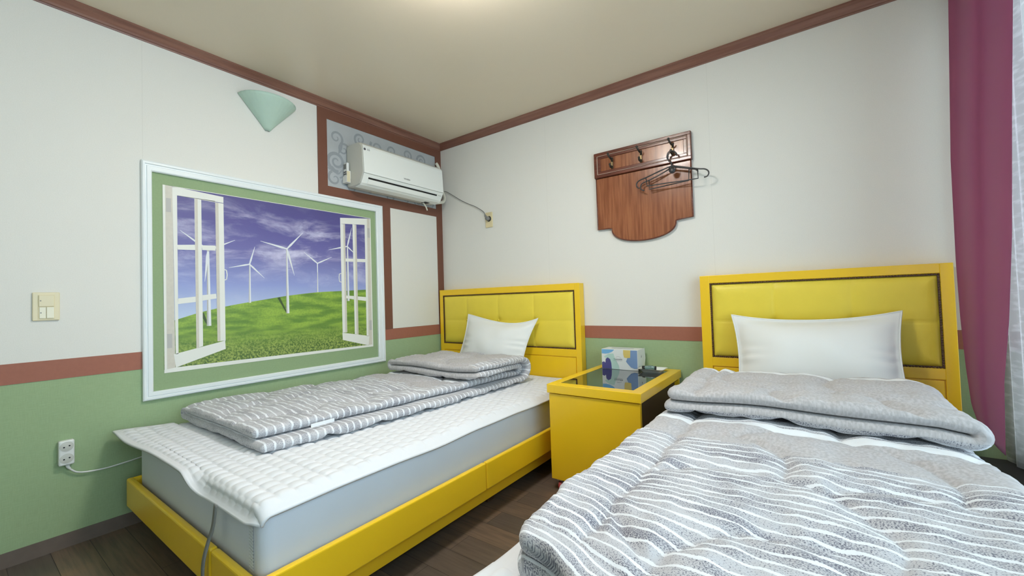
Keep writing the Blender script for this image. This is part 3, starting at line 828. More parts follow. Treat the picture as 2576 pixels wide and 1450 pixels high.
# ------------------------------------------------------------------ comforters
def comforter(name, label, m, y_foot, y_head, y_back, zb, t, xl, xlow, xup, fold_side, seams, stripe, band, seed, puff=.010, xshift=None, sag=None):
    """a comforter folded lengthwise (two layers joined on fold_side) whose head end is folded back on itself.
    xl(u): joined side; xlow(u)/xup(u): free edge of the first / second layer; u = distance along the path from the foot"""
    # path of the middle of the two layers
    zc = zb + t
    path = [(y_foot, zc), (y_head - t, zc)]
    for k in range(1, 12):
        a = PI * k / 12; path.append((y_head - t + t * math.sin(a), zc + t - t * math.cos(a)))
    path += [(y_head - t, zc + 2 * t), (y_back, zc + 2 * t)]
    pth = np.array(path); seg = np.hypot(*np.diff(pth, axis=0).T); cum = np.r_[0, np.cumsum(seg)]
    TOT = cum[-1]; nu = int(TOT / .009)
    us = np.linspace(0, TOT, nu)
    # denser rings at both ends so they round off
    us = np.unique(np.r_[us, t / 2 * (1 - np.cos(np.linspace(0, PI / 2, 7))), TOT - t / 2 * (1 - np.cos(np.linspace(0, PI / 2, 7)))])
    nu = len(us)
    py = np.interp(us, cum, pth[:, 0]); pz = np.interp(us, cum, pth[:, 1])
    ty = np.gradient(py); tz = np.gradient(pz); ln = np.hypot(ty, tz) + 1e-12; ty /= ln; tz /= ln
    ny_, nz_ = -tz, ty     # normal in the yz plane: up while the path runs towards the head
    ny_ = np.where(ty > 0, ny_, ny_)
    # cross-section samples: s in [0,1] along the folded centre line
    NS = 124; NF = 12
    V = []; UV = []; ST = []; BD = []
    s1 = np.linspace(0, 1, NS)
    loops = []
    for i, u in enumerate(us):
        e = min(1, u / (t / 2)); e2 = min(1, (TOT - u) / (t / 2))
        tap = math.sqrt(max(0.0, 1 - (1 - min(e, e2)) ** 2)) * .97 + .03
        a = xl(u); lo = xlow(u); hi = xup(u)
        sg = 1 if lo > a else -1
        c = []   # centre line points (x, b, nx, nb, side)
        r = t / 2
        for k in range(NS):
            q = k / (NS - 1); x = lo - sg * r + (a + sg * t - lo + sg * r) * q
            c.append((x, -r, 0, -1))
        for k in range(1, NF):
            an = PI * k / NF
            c.append((a + sg * t - sg * r * math.sin(an), -r * math.cos(an), -sg * math.sin(an), -math.cos(an)))
        for k in range(NS):
            q = k / (NS - 1); x = a + sg * t + (hi - sg * r - a - sg * t) * q
            c.append((x, r, 0, 1))
        c = np.array(c)
        dS = np.r_[0, np.cumsum(np.hypot(*np.diff(c[:, :2], axis=0).T))]
        # quilting: the puffs sink at the seams
        uu = np.full(len(c), u); sx = c[:, 0]
        sd = seams(uu, sx, c[:, 1] > 0)
        pf = 1 - .5 * np.exp(-(sd / .009)) - .5 * np.exp(-(sd / .035) ** 1.6)
        wr = waves(seed + 1, uu, sx, .055, 12) * .0028 * (1.2 - .6 * pf) + waves(seed + 2, uu, sx, .17, 10) * .0032 + waves(seed + 6, uu * 3.2, sx * .6, .11, 8) * .0012
        half = (r * .90) * np.ones(len(c)) - puff * (1 - pf) + wr
        half = np.maximum(half, .004) * tap
        inner = (r * .93) * tap * np.ones(len(c))
        eb = c[:, 1]
        out_x = c[:, 0] + c[:, 2] * half; out_b = eb + c[:, 3] * half
        in_x = c[:, 0] - c[:, 2] * inner; in_b = eb - c[:, 3] * inner
        pts = []; side = []; uvs = []
        NC = 7
        # cap at the free edge of the first layer, outer run, cap of the second layer, inner run back
        def cap(px, pb, h_out, h_in, nb, rev):
            res = []
            for k in range(1, NC):
                an = PI * k / NC
                hh = h_out if an < PI / 2 else h_in
                res.append((px + sg * math.sin(an) * r * .95 * (tap * .6 + .4), pb + nb * math.cos(an) * hh))
            return res[::-1] if rev else res
        P_ = list(zip(out_x, out_b)); UVv = [(u, s_) for s_ in sx]
        c2 = cap(c[-1, 0], eb[-1], half[-1], inner[-1], 1, False)
        P_ += c2; UVv += [(u, sx[-1] + .01 * k) for k in range(len(c2))]
        P_ += list(zip(in_x[::-1], in_b[::-1])); UVv += [(u, s_ + 1.7) for s_ in sx[::-1]]
        c1 = cap(c[0, 0], eb[0], half[0], inner[0], -1, True)
        P_ += c1; UVv += [(u, sx[0] - .01 * k) for k in range(len(c1))]
        nL = len(P_)
        big = waves(seed + 9, np.array([u]), np.array([0.]), .5)[0]
        for (x, b_), q in zip(P_, UVv):
            Y_ = py[i] + ny_[i] * b_; Z_ = pz[i] + nz_[i] * b_
            if xshift: x2, Y_ = xshift(x, Y_, u)
            else: x2 = x
            if sag: Z_ = sag(x2, Y_, Z_, u)
            V.append((x2, Y_, Z_)); UV.append(q)
            top = b_ > 0
            ST.append(stripe(u, x2, top, Z_)); BD.append(band(u, x2, top, Z_))
        loops.append(nL)
    nL = loops[0]
    F = grid_faces(nu, nL, True)
    F.append(tuple(range(nL))[::-1]); F.append(tuple(range((nu - 1) * nL, nu * nL)))
    V = np.array(V)
    lump = waves(seed + 20, V[:, 0], V[:, 1], .45) * .006
    V[:, 2] += lump * np.clip((V[:, 2] - zb) / (2 * t), 0, 1)
    V[:, 0] += waves(seed + 21, V[:, 1], V[:, 2], .25) * .006
    V[:, 2] = np.maximum(V[:, 2], zb + .001)
    o = mesh(name, V, F, m, None, True, uv=np.array(UV), attrs={'stripe': ST, 'band': BD})
    return o

def circles_seam(circ, lines_s, lines_u):
    """fish-scale quilting: later circles lie over earlier ones"""
    def f(u, s_, top):
        d = np.full(len(u), 9.0)
        for cu, cs, r in circ:
            q = np.hypot(u - cu, s_ - cs)
            d = np.where(q < r, r - q, np.minimum(d, q - r))
        for l in lines_s: d = np.where((s_ - l[0]) * l[1] < 0, np.abs(s_ - l[0]), np.minimum(d, np.abs(s_ - l[0])))
        for l in lines_u: d = np.where((u - l[0]) * l[1] < 0, np.abs(u - l[0]), np.minimum(d, np.abs(u - l[0])))
        return d
    return f

Mc1 = comforter_material('striped_grey_comforter_cloth', .030, (0.28, 0.28, 0.315))
Mc2 = comforter_material('striped_grey_comforter_cloth_large', .0315, fs=520)
# bed by the left wall: joined on the wall side, loose edges towards the room
circ = []
for i in range(9):
    for j in range(4):
        circ.append((2.15 - i * .26 + (.0 if j % 2 else .13), .10 + j * .26, .19))
interp = lambda pts: (lambda u: float(np.interp(u, [p[0] for p in pts], [p[1] for p in pts])))
c1 = comforter('comforter', '', Mc1, -1.885, -.325, -.83, .446, .045,
    interp([(0, .075), (.35, .125), (.75, .215), (1.05, .265), (1.6, .30), (2.3, .27)]),
    interp([(0, .955), (.45, 1.02), (.85, 1.055), (1.3, 1.07), (1.65, 1.08), (1.9, 1.09), (2.3, 1.06)]),
    interp([(0, .885), (.2, .92), (.45, .94), (.9, .985), (1.3, 1.02), (1.65, 1.04), (1.9, 1.09), (2.3, 1.08)]),
    'left', circles_seam(circ, [], []),
    lambda u, x, top, z: 0.0 if (u > 2.09 and z > .55) else 1.0 if (u < .93 - .10 * x or (u > 1.14 and u < 1.66) or (u > 1.66 and (x > .99 or x < .34)) or x > .90 - .0 * u and u < 1.2) else 0.0,
    lambda u, x, top, z: 1.0 if 1.05 < u < 1.075 and x < .9 else 0.0, 11, puff=.017)
tag(c1, 'thinner grey striped comforter folded lengthwise on the bed by the left wall', 'comforter', 'striped grey comforters')
tg = MB().box(.948, .9515, -1.70, -1.60, .498, .513, bevel=.0008).build('care_tag', M_hem, c1)
tg['label'] = 'small white cloth tag'

# right bed: joined on the window side, loose edges towards the nightstand
circ = []
DU = .13
for (cu, cs, r) in ((1.30, 2.9, .24), (1.28, 2.6, .24), (1.22, 2.30, .22), (.98, 2.98, .24), (.98, 2.70, .25), (.95, 2.42, .24), (.62, 2.90, .25), (.66, 2.60, .26), (.60, 2.34, .20), (.30, 2.80, .27), (.28, 2.46, .26), (.02, 2.95, .24), (.0, 2.62, .25),
                    (1.95, 2.35, .24), (1.95, 2.70, .24), (1.92, 3.0, .24), (1.72, 2.5, .22), (1.72, 2.85, .22)):
    circ.append((cu + DU, cs, r))
def sag2(x, y, z, u):
    k = max(0.0, min(1.0, (z - .52) / .09))
    return z - k * max(0, x - 2.86) * .16
def corner2(x, y, u):
    # the near left corner of the comforter is rounded, its hem pulled back
    k = max(0.0, 1 - u / .55)
    return x + .030 * max(0, 1 - u / .12) ** 2 * max(0, 1 - (x - 2.08) / .2) - .015, y + k * .115 / (1 + math.exp((x - 2.27) / .05))
c2 = comforter('comforter', '', Mc2, -2.035, -.405, -.955, .446, .048,
    interp([(0, 3.0), (.6, 3.0), (1.1, 2.985), (1.6, 2.95), (1.9, 2.965), (2.45, 2.995)]),
    interp([(0, 2.095), (.4, 2.085), (1.1, 2.10), (1.6, 2.165), (1.8, 2.155), (2.4, 2.13)]),
    interp([(0, 2.105), (.4, 2.095), (1.1, 2.11), (1.6, 2.17), (1.8, 2.14), (2.4, 2.12)]),
    'right', circles_seam(circ, [(2.238, 1)], [(.10, 1)]),
    lambda u, x, top, z: 1.0 if (u < .875 - .075 * (x - 2.1) - .025 * math.sin((x - 2.1) * 5) or (1.075 < u < 1.63)) else (.62 if u > 2.08 and z < .565 else 0.0),
    lambda u, x, top, z: 1.0 if 1.040 < u < 1.068 or (1.73 < u < 1.765) else 0.0, 31, puff=.019, sag=sag2, xshift=corner2)
tag(c2, 'thick grey striped comforter spread over the right bed, top folded back near the pillow', 'comforter', 'striped grey comforters')

# ------------------------------------------------------------------ pillows
def pillow(label, TL, TR, BR, BL, th, seed, dip=.05, flange=.045, lean=0.0):
    root = empty('pillow', ((BL[0] + BR[0]) / 2, (BL[1] + BR[1]) / 2, BL[2]), label, 'pillow', 'white pillows')
    TL, TR, BR, BL = map(np.array, (TL, TR, BR, BL))
    n = 64; m_ = 44
    A, B = np.meshgrid(np.linspace(-1, 1, n), np.linspace(-1, 1, m_), indexing='ij')
    # sides bow inwards between the corners
    A2 = A * (1 - dip * .75 * (1 - B ** 2)); B2 = B * (1 - dip * 2.0 * (1 - np.abs(A) ** 2.2) * (1 + lean * A) * (B > 0) - dip * .6 * (1 - A ** 2) * (B <= 0))
    p = (A2 + 1) / 2; q = (B2 + 1) / 2
    base = (TL * (1 - p)[..., None] * q[..., None] + TR * p[..., None] * q[..., None] + BR * p[..., None] * (1 - q)[..., None] + BL * (1 - p)[..., None] * (1 - q)[..., None])
    W = np.linalg.norm(TR - TL); Hh = np.linalg.norm(TL - BL)
    nrm = np.cross(TR - TL, TL - BL); nrm /= np.linalg.norm(nrm)
    if nrm[1] > 0: nrm = -nrm
    ea = np.clip((1 - np.abs(A)) * W / 2 - flange * .35, 0, None) / (W / 2); eb = np.clip((1 - np.abs(B)) * Hh / 2 - flange * .35, 0, None) / (Hh / 2)
    prof = np.clip(1 - (1 - ea) ** 3.0, 0, 1) ** .75 * np.clip(1 - (1 - eb) ** 2.6, 0, 1) ** .75
    wx = A * W / 2; wy = B * Hh / 2
    # soft creases pulling in from the side seams
    cr = .0050 * np.sin(wy * 95 + 3 * wx + 2 * np.sin(wy * 31)) * np.exp(-((1 - np.abs(A)) / .30) ** 2) * np.clip(1 - B, 0, 1) * (prof > .02)
    lump = .006 * waves(seed, wx, wy, .3) * prof
    front = base + nrm * (th * .62 * prof + cr + lump + .002)[..., None]
    back = base - nrm * (th * .38 * prof + .002)[..., None]
    V = np.concatenate([front.reshape(-1, 3), back.reshape(-1, 3)])
    F = grid_faces(n, m_); F2 = [tuple(x + n * m_ for x in f[::-1]) for f in F]
    rim = [(i, 0) for i in range(n)] + [(n - 1, j) for j in range(1, m_)] + [(i, m_ - 1) for i in range(n - 2, -1, -1)] + [(0, j) for j in range(m_ - 2, 0, -1)]
    ids = [i * m_ + j for i, j in rim]
    F3 = [(ids[k], ids[(k + 1) % len(ids)], ids[(k + 1) % len(ids)] + n * m_, ids[k] + n * m_) for k in range(len(ids))]
    mesh('pillow_body', V, F + F2 + F3, M_pillow, root, True)
    # stitched flange ridge
    mb = MB()
    edge = [base[i, j] + nrm * .001 for i, j in rim]
    mb.tube([tuple(e) for e in edge + [edge[0]]], .0032, n=6, smooth_path=False)
    mb.build('piped_edge', M_pillow, root)
    return root
pillow('smaller white pillow propped on the bed by the left wall', (.386, -.118, .880), (1.035, -.118, .848), (.955, -.235, .475), (.322, -.235, .455), .12, 4, dip=.11, lean=.6)
pillow('wide white pillow with flanged edge propped on the right bed headboard', (2.243, -.118, .868), (2.906, -.118, .882), (2.905, -.27, .475), (2.275, -.27, .468), .14, 9, dip=.085)

# ------------------------------------------------------------------ nightstand
ns = empty('nightstand', (1.70, -.37, 0), 'yellow lacquered bedside cabinet on casters between the two beds', 'nightstand')
X0, X1, Y0, Y1, Z0, Z1 = 1.455, 1.949, -.719, -.012, .4965, .5415
mb = MB()
gx0, gx1, gy0, gy1 = 1.500, 1.893, -.660, -.075
bv = .0025
mb.box(X0, gx0, Y0, Y1, Z0, Z1, bevel=bv); mb.box(gx1, X1, Y0, Y1, Z0, Z1, bevel=bv)
mb.box(gx0 - .003, gx1 + .003, Y0, gy0, Z0, Z1, bevel=bv); mb.box(gx0 - .003, gx1 + .003, gy1, Y1, Z0, Z1, bevel=bv)
mb.box(gx0 - .003, gx1 + .003, gy0 - .003, gy1 + .003, Z0 + .004, Z1 - .010)
mb.build('cabinet_top', M_yellow, ns)
g_ = MB().box(gx0 + .001, gx1 - .001, gy0 + .001, gy1 - .001, Z1 - .010, Z1 - .0025, bevel=.001).build('glass_inset', M_glassblk, ns)
g_['label'] = 'glossy black glass inset'
MB().box(X0 + .008, X1 - .008, Y0 + .008, Y0 + .030, .056, Z0 - .004, bevel=.002).build('front_panel', M_yellow, ns)
MB().box(X0 + .008, X0 + .028, Y0 + .030, Y1 - .01, .056, Z0 - .004).build('side_panel', M_yellow, ns)
MB().box(X0 + .028, X1 - .008, Y1 - .030, Y1 - .01, .056, Z0 - .004).build('back_panel', M_yellow, ns)
mb = MB()
mb.box(X0 + .028, X1 - .014, Y0 + .030, Y1 - .03, .056, .075); mb.box(X0 + .028, X1 - .03, Y0 + .030, Y1 - .03, .27, .285)
mb.box(X0 + .028, X0 + .032, Y0 + .030, Y1 - .03, .075, Z0 - .006); mb.box(X0 + .03, X1 - .014, Y0 + .030, Y1 - .03, Z0 - .012, Z0 - .001)
mb.box(X1 - .040, X1 - .032, Y0 + .030, Y1 - .03, .285, Z0 - .010)
i_ = mb.build('inner_shelf', M_darkwood, ns); i_['label'] = 'dark brown inside of the cabinet'
for cx, cy in ((1.507, -.690), (1.895, -.690), (1.510, -.07), (1.895, -.07)):
    mb = MB()
    mb.box(cx - .016, cx + .016, cy - .016, cy + .016, .050, .056)
    mb.box(cx - .013, cx - .010, cy - .012, cy + .012, .018, .052); mb.box(cx + .010, cx + .013, cy - .012, cy + .012, .018, .052)
    cs = mb.build('caster', M_steel, ns)
    MB().lathe([(.004, -.009), (.020, -.009), (.022, -.006), (.022, .006), (.020, .009), (.004, .009)], (cx, cy, .022), axis='x', n=20).build('wheel', M_red, cs)['label'] = 'translucent red wheel'

# tissue box
tb = empty('tissue_box', (1.628, -.10, Z1), 'white, blue and yellow patterned tissue box on the nightstand', 'tissue box')
ZB = Z1 - .0025; ty0, ty1 = -.150, -.035; tx0, tx1 = 1.514, 1.741; tz1 = .661
m_tw = mat('carton_white', (.74, .77, .76), rough=.4)
MB().box(tx0, tx1, ty0, ty1, ZB + .0003, tz1, bevel=.0015).build('carton', m_tw, tb)
V = []; F = []; MI = []
def tp(pts, mi, lay=0):
    n0 = len(V)
    for p in pts: V.append((tx0 + .002 + p[0] * (tx1 - tx0 - .004), ty0 - .0004 - .0003 * lay, ZB + .002 + p[1] * (tz1 - ZB - .004)))
    F.append(tuple(range(n0, n0 + len(pts)))); MI.append(mi)
# slots 0 sky blue, 1 mint, 2 indigo, 3 yellow, 4 steel blue, 5 ink
tp([(0, 1), (0, .78), (.10, .77), (.2, .80), (.30, .88), (.37, 1)], 0)
tp([(.28, 0), (.25, .35), (.22, .5), (.10, .55), (.06, .62), (.2, .78), (.34, .80), (.36, .66), (.42, .42), (.48, .2), (.50, 0)], 1)
tp([(0, 0), (0, .32), (.06, .36), (.10, .30), (.11, .50), (.17, .58), (.24, .50), (.27, .3), (.28, 0)], 2, 1)
tp([(.62, 1), (.62, .78), (.64, .62), (.72, .60), (.81, .62), (.82, 1)], 3, 2)
tp([(.82, 1), (1, 1), (1, .10), (.92, .08), (.82, .14), (.74, .30), (.69, .42), (.73, .60), (.80, .62)], 4, 1)
mesh('printed_pattern', V, F, [mat('print_sky_blue', (.17, .42, .70), .4), mat('print_mint', (.47, .66, .60), .4), mat('print_indigo', (.085, .08, .26), .4), mat('print_yellow', (.72, .56, .17), .4), mat('print_steel_blue', (.20, .31, .52), .4)], tb, mi=MI)
RX = Matrix.Rotation(PI / 2, 4, 'X')
text('TISSUEN', .0115, (1.619, ty0 - .0014, .601), RX, M_ink, 'lettering', tb, .0002, 1.35)
mb = MB()
arc = [(1.622 + .017 * math.cos(a), ty0 - .0013, .607 + .011 * math.sin(a)) for a in np.linspace(.3, PI - .3, 12)]
mb.tube(arc, .0003, n=4, smooth_path=False)
mb.box(1.590, 1.645, ty0 - .0014, ty0 - .001, .5925, .593)
mb.build('logo_arc', M_ink, tb)
# the carton's open end flap, slightly sprung
mesh('end_flap', [(tx1 + .001, ty0, ZB + .001), (tx1 + .0005, ty1 - .006, ZB + .001), (tx1 + .003, ty1 + .012, .600), (tx1 + .001, ty1 + .008, .662), (tx1 + .001, ty0, tz1),
      (tx1 + .0025, ty0, ZB + .001), (tx1 + .002, ty1 - .006, ZB + .001), (tx1 + .0045, ty1 + .012, .600), (tx1 + .0025, ty1 + .008, .662), (tx1 + .0025, ty0, tz1)],
     [(0, 1, 2, 3, 4), (9, 8, 7, 6, 5), (0, 5, 6, 1), (1, 6, 7, 2), (2, 7, 8, 3), (3, 8, 9, 4), (4, 9, 5, 0)], m_tw, tb)
RS = Matrix.Rotation(PI / 2, 4, 'Z') @ Matrix.Rotation(PI / 2, 4, 'X') @ Matrix.Rotation(-PI / 2, 4, 'Z')
text('18g', .011, (tx1 + .0045, -.095, .62), RS, M_ink, 'side_print', tb, .0003)
MB().box(1.56, 1.70, -.105, -.085, tz1 - .0002, tz1 + .0006).build('top_opening', mat('slot_shadow_paper', (.35, .42, .42), .6), tb)

# tray
tr_ = empty('tray', (1.81, -.14, Z1), 'small white rectangular tray on the nightstand beside the tissue box', 'tray')
def rrect(cx, cy, hx, hy, r, z, n=5):
    o = []
    for sx, sy, a0 in ((1, 1, 0), (-1, 1, PI / 2), (-1, -1, PI), (1, -1, 3 * PI / 2)):
        for k in range(n):
            a = a0 + PI / 2 * k / (n - 1); o.append((cx + sx * (hx - r) + r * math.cos(a), cy + sy * (hy - r) + r * math.sin(a), z))
    return o
tcx, tcy = 1.822, -.135
L_ = [rrect(tcx, tcy, .052, .036, .012, ZB + .0003), rrect(tcx, tcy, .056, .040, .014, ZB + .006), rrect(tcx, tcy, .072, .055, .018, ZB + .021), rrect(tcx, tcy, .075, .058, .018, ZB + .0215),
      rrect(tcx, tcy, .069, .052, .016, ZB + .0205), rrect(tcx, tcy, .054, .038, .012, ZB + .006), rrect(tcx, tcy, .050, .034, .012, ZB + .004)]
V = [p for l in L_ for p in l]; n = len(L_[0])
mesh('tray_body', V, grid_faces(len(L_), n, True) + [tuple(range(n))[::-1], tuple(range((len(L_) - 1) * n, len(L_) * n))], M_tray, tr_, False)
pk = empty('packet', (1.80, -.15, ZB + .007), 'crumpled clear-green and black packet lying in the small white tray', 'packet')
mb = MB(); 
zz = ZB + .0235
mb.tube([(1.783, -.150, zz), (1.800, -.148, zz + .001), (1.820, -.146, zz + .002), (1.838, -.144, zz)], .0115, n=9)
mb.box(1.802, 1.826, -.156, -.134, zz + .004, zz + .014, bevel=.004)
mb.build('wrapper', M_packet, pk)
MB().tube([(1.768, -.151, zz - .001), (1.784, -.150, zz)], .0118, n=9, smooth_path=False).build('dark_end', M_black2, pk)
MB().tube([(1.838, -.144, zz), (1.846, -.143, zz)], .0122, n=9, smooth_path=False).build('dark_end', M_black2, pk)

# ------------------------------------------------------------------ air conditioner
ac = empty('air_conditioner', (0.0, -.55, 1.79), 'white wall-mounted split air conditioner high on the left wall near the corner', 'air conditioner')
pf = [(0.006, 1.800), (.006, 2.088), (.05, 2.094), (.12, 2.092), (.160, 2.082), (.184, 2.060), (.190, 2.045), (.196, 1.96), (.200, 1.880), (.197, 1.868), (.186, 1.845), (.165, 1.808), (.150, 1.797), (.11, 1.790), (.05, 1.790)]
ya, yb = -.912, -.172
pc = np.array(pf); cen = np.array([.09, 1.94])
rings = []
for yy, k in ((ya, .93), (ya + .004, .97), (ya + .012, 1.0), (yb - .012, 1.0), (yb - .004, .97), (yb, .93)):
    q = cen + (pc - cen) * k; q[:, 0] = np.maximum(q[:, 0], .003)
    rings += [(a, yy, b_) for a, b_ in q]
n = len(pf)
F = grid_faces(6, n, True) + [tuple(range(n))[::-1], tuple(range(5 * n, 6 * n))]
o = mesh('body_shell', rings, F, M_acgrey, ac)
def surf(name, pts, y0, y1, th, m, bev=0):
    """thin shell following 2-D profile points (x,z), lifted th off the body"""
    P = [Vector((a, b_)) for a, b_ in pts]; O = []
    for i, p in enumerate(P):
        t = (P[min(i + 1, len(P) - 1)] - P[max(i - 1, 0)]).normalized(); O.append(p + Vector((-t.y, t.x)) * th)
    V = []
    for yy in (y0, y1): V += [(p.x, yy, p.y) for p in P] + [(p.x, yy, p.y) for p in O]
    k = len(P); F = []
    for i in range(k - 1):
        F.append((k + i, k + i + 1, 3 * k + i + 1, 3 * k + i)); F.append((i, i + 1, k + i + 1, k + i)); F.append((2 * k + i, 3 * k + i, 3 * k + i + 1, 2 * k + i + 1))
    F.append((0, k, 3 * k, 2 * k)); F.append((k - 1, 3 * k - 1, 4 * k - 1, 2 * k - 1))
    return mesh(name, V, F, m, ac, False)
# points run upwards so that the left-hand normal faces into the room... the shell is lifted along +x
surf('front_panel', [(.199, 1.869), (.200, 1.880), (.196, 1.96), (.190, 2.045), (.183, 2.060)], ya + .003, yb - .003, -.004, M_acwhite)
surf('lower_panel', [(.10, 1.7895), (.150, 1.797), (.165, 1.808), (.186, 1.845), (.197, 1.866)], ya + .003, yb - .003, -.003, M_acwhite)
surf('louver', [(.168, 1.8085), (.1835, 1.836)], ya + .045, yb - .065, -.0075, M_acwhite)
surf('louver_slot', [(.184, 1.837), (.189, 1.846)], ya + .045, yb - .065, -.0062, M_black)
RY = Matrix(((0, 0, 1, 0), (1, 0, 0, 0), (0, 1, 0, 0), (0, 0, 0, 1)))   # text plane: right = +y, up = +z, facing +x
text('LG', .018, (.1963, -.868, 2.031), RY, M_ink, 'logo_letters', ac, .0004)
MB().lathe([(.0001, .1962), (.0085, .1962), (.0085, .1968), (.0001, .1968)], (0, -.897, 2.030), axis='x', n=20).build('logo_disc', M_ink, ac)
text('WHISEN', .0155, (.2042, -.547, 1.897), RY, M_ink, 'model_lettering', ac, .0003)
MB().box(.1885, .1925, -.222, -.190, 1.8395, 1.8435).build('display_mark', M_acgrey, ac)
# refrigerant pipe boot, drain stub
mb = MB(); mb.tube([(.05, -.100, 2.165), (.055, -.075, 2.13), (.05, -.05, 2.06), (.045, -.04, 1.96), (.07, -.032, 1.89), (.10, -.07, 1.835), (.11, -.13, 1.812), (.10, -.19, 1.80)], .013, n=10)
mb.build('pipe_sleeve', M_cream, ac)['label'] = 'taped cream pipe at the right end'
mb = MB(); mb.tube([(.07, -.30, 1.80), (.085, -.285, 1.785), (.09, -.265, 1.76), (.085, -.245, 1.733)], .0055, n=8)
mb.build('drain_hose', M_cream, ac)
MB().box(.075, .12, -.30, -.25, 1.7865, 1.7885).build('hose_opening', M_black, ac)

rm = empty('remote_control', (.03, -.93, 1.83), 'white remote control in its ivory holder at the air conditioner left end', 'remote control')
MB().box(.006, .050, -.938, -.920, 1.835, 1.962, bevel=.005).build('remote_body', M_white, rm)
MB().box(.012, .040, -.9395, -.937, 1.918, 1.953, bevel=.0008).build('screen', M_greyplug, rm)
mb = MB()
for i in range(2):
    for j in range(3): mb.box(.012 + .0105 * j, .020 + .0105 * j, -.9395, -.937, 1.893 - .014 * i, 1.902 - .014 * i)
mb.build('buttons', M_ink, rm)
mb = MB(); mb.box(.004, .056, -.945, -.914, 1.822, 1.870, bevel=.004); mb.box(.050, .057, -.942, -.914, 1.85, 1.905, bevel=.002)
mb.build('holder', M_white, rm)
MB().box(.0565, .0585, -.944, -.920, 1.826, 1.90, bevel=.0008).build('holder_clip', M_ivory2, rm)

# power cable with plug in the back wall outlet
cb = empty('power_cable', (.05, -.05, 1.93), 'thin grey power cable from the air conditioner to the back wall outlet', 'cable')
MB().tube([(.085, -.1715, 1.905), (.07, -.10, 1.925), (.06, -.035, 1.935), (.09, -.020, 1.926), (.165, -.018, 1.880), (.253, -.017, 1.824), (.33, -.016, 1.784), (.403, -.017, 1.750), (.485, -.022, 1.699), (.512, -.030, 1.668)], .0032, n=8).build('cord', M_greyplug, cb)
mb = MB(); mb.tube([(.512, -.030, 1.668), (.520, -.034, 1.655), (.532, -.032, 1.640)], .008, n=10, taper=(.6, 1.4)); mb.lathe([(.0001, -.042), (.013, -.040), (.017, -.030), (.017, -.008), (.0001, -.008)], (.534, 0, 1.633), axis='y', n=20)
mb.build('plug', M_greyplug, cb)
ol = empty('wall_outlet', (.5325, 0, 1.625), 'ivory electrical outlet plate on the back wall below the cable', 'outlet')
mb = MB(); mb.box(.497, .568, -.008, -.0005, 1.565, 1.686, bevel=.003); mb.build('cover_plate', M_ivory, ol)
MB().lathe([(.0001, -.0086), (.019, -.0086), (.021, -.0095), (.022, -.008)], (.534, 0, 1.633), axis='y', n=28).build('socket', M_black2, ol)

# ------------------------------------------------------------------ wall sconce
sc_ = empty('wall_sconce', (0, -1.43, 2.12), 'pale sea-green half-cone wall lamp under the left cornice, unlit', 'wall lamp')
V = []; NA = 120; NH = 14
for j in range(NH):
    t = j / (NH - 1)
    for i in range(NA + 1):
        a = -PI / 2 + PI * i / NA
        r = .012 + (.146) * t ** .93
        fl = 1 + .0035 * math.sin(i * 2 * PI / 7.5 + .6 * math.sin(i * .21)) * t
        z = 2.046 + .160 * t - .012 * (1 - t) ** 6
        V.append((.004 + max(0, r * fl * math.cos(a)) * (.86), -1.428 + r * fl * math.sin(a), z + .004 * math.cos(a) * t))
o = mesh('lamp_shade', V, grid_faces(NH, NA + 1), M_sconce, sc_, True)
s_ = o.modifiers.new('thickness', 'SOLIDIFY'); s_.thickness = .004
mb = MB(); mb.box(.001, .012, -1.46, -1.40, 2.09, 2.17, bevel=.002); mb.tube([(.012, -1.43, 2.12), (.05, -1.43, 2.12), (.06, -1.43, 2.15)], .008)
mb.build('wall_bracket', M_white, sc_)

# ------------------------------------------------------------------ coat rack
cr_ = empty('coat_rack', (1.76, 0, 1.34), 'reddish wooden coat rack board with shaped bottom on the back wall', 'coat rack')
xl_, xr_ = 1.464, 2.054
low = [(xl_, 1.765), (xl_, 1.426), (1.540, 1.428)]
cxm = (xl_ + xr_) / 2
for k in range(25):
    a = PI * k / 24
    x = cxm - .200 * math.cos(a); z = 1.428 - .096 * math.sin(a) ** .80 - .004
    low.append((x, z))
low += [(1.978, 1.428), (xr_, 1.432), (xr_, 1.765)]
mb = MB(); mb.prism(low, 'y', -.016, -.001)
o = mb.build('lower_board', M_rack, cr_)
bvm = o.modifiers.new('bevel', 'BEVEL'); bvm.width = .004; bvm.segments = 2; bvm.limit_method = 'ANGLE'
# darker moulded edge that follows the outline
mb = MB(); edge = [(p[0], -.0155, p[1]) for p in low]
mb.tube(edge, .0042, n=6, smooth_path=False); mb.build('moulded_edge', M_rackdark, cr_)
mb = MB(); B = .004
ux0, ux1, uz0, uz1 = 1.456, 2.062, 1.766, 1.932
mb.box(ux0, ux1, -.018, -.001, uz0, uz1)
mb.box(ux0, ux1, -.030, -.016, uz1 - .022, uz1, bevel=B); mb.box(ux0, ux1, -.030, -.016, uz0, uz0 + .022, bevel=B)
mb.box(ux0, ux0 + .022, -.0297, -.016, uz0 + .018, uz1 - .018, bevel=B); mb.box(ux1 - .022, ux1, -.0297, -.016, uz0 + .018, uz1 - .018, bevel=B)
mb.box(ux0 + .024, ux1 - .024, -.026, -.016, uz1 - .042, uz1 - .024, bevel=.003); mb.box(ux0 + .024, ux1 - .024, -.026, -.016, uz0 + .024, uz0 + .042, bevel=.003)
mb.box(ux0 + .024, ux0 + .044, -.0257, -.016, uz0 + .040, uz1 - .040, bevel=.003); mb.box(ux1 - .044, ux1 - .024, -.0257, -.016, uz0 + .040, uz1 - .040, bevel=.003)
mb.build('upper_frame', M_rackdark, cr_)
MB().box(ux0 + .044, ux1 - .044, -.0215, -.018, uz0 + .042, uz1 - .042).build('hook_panel', M_rack, cr_)
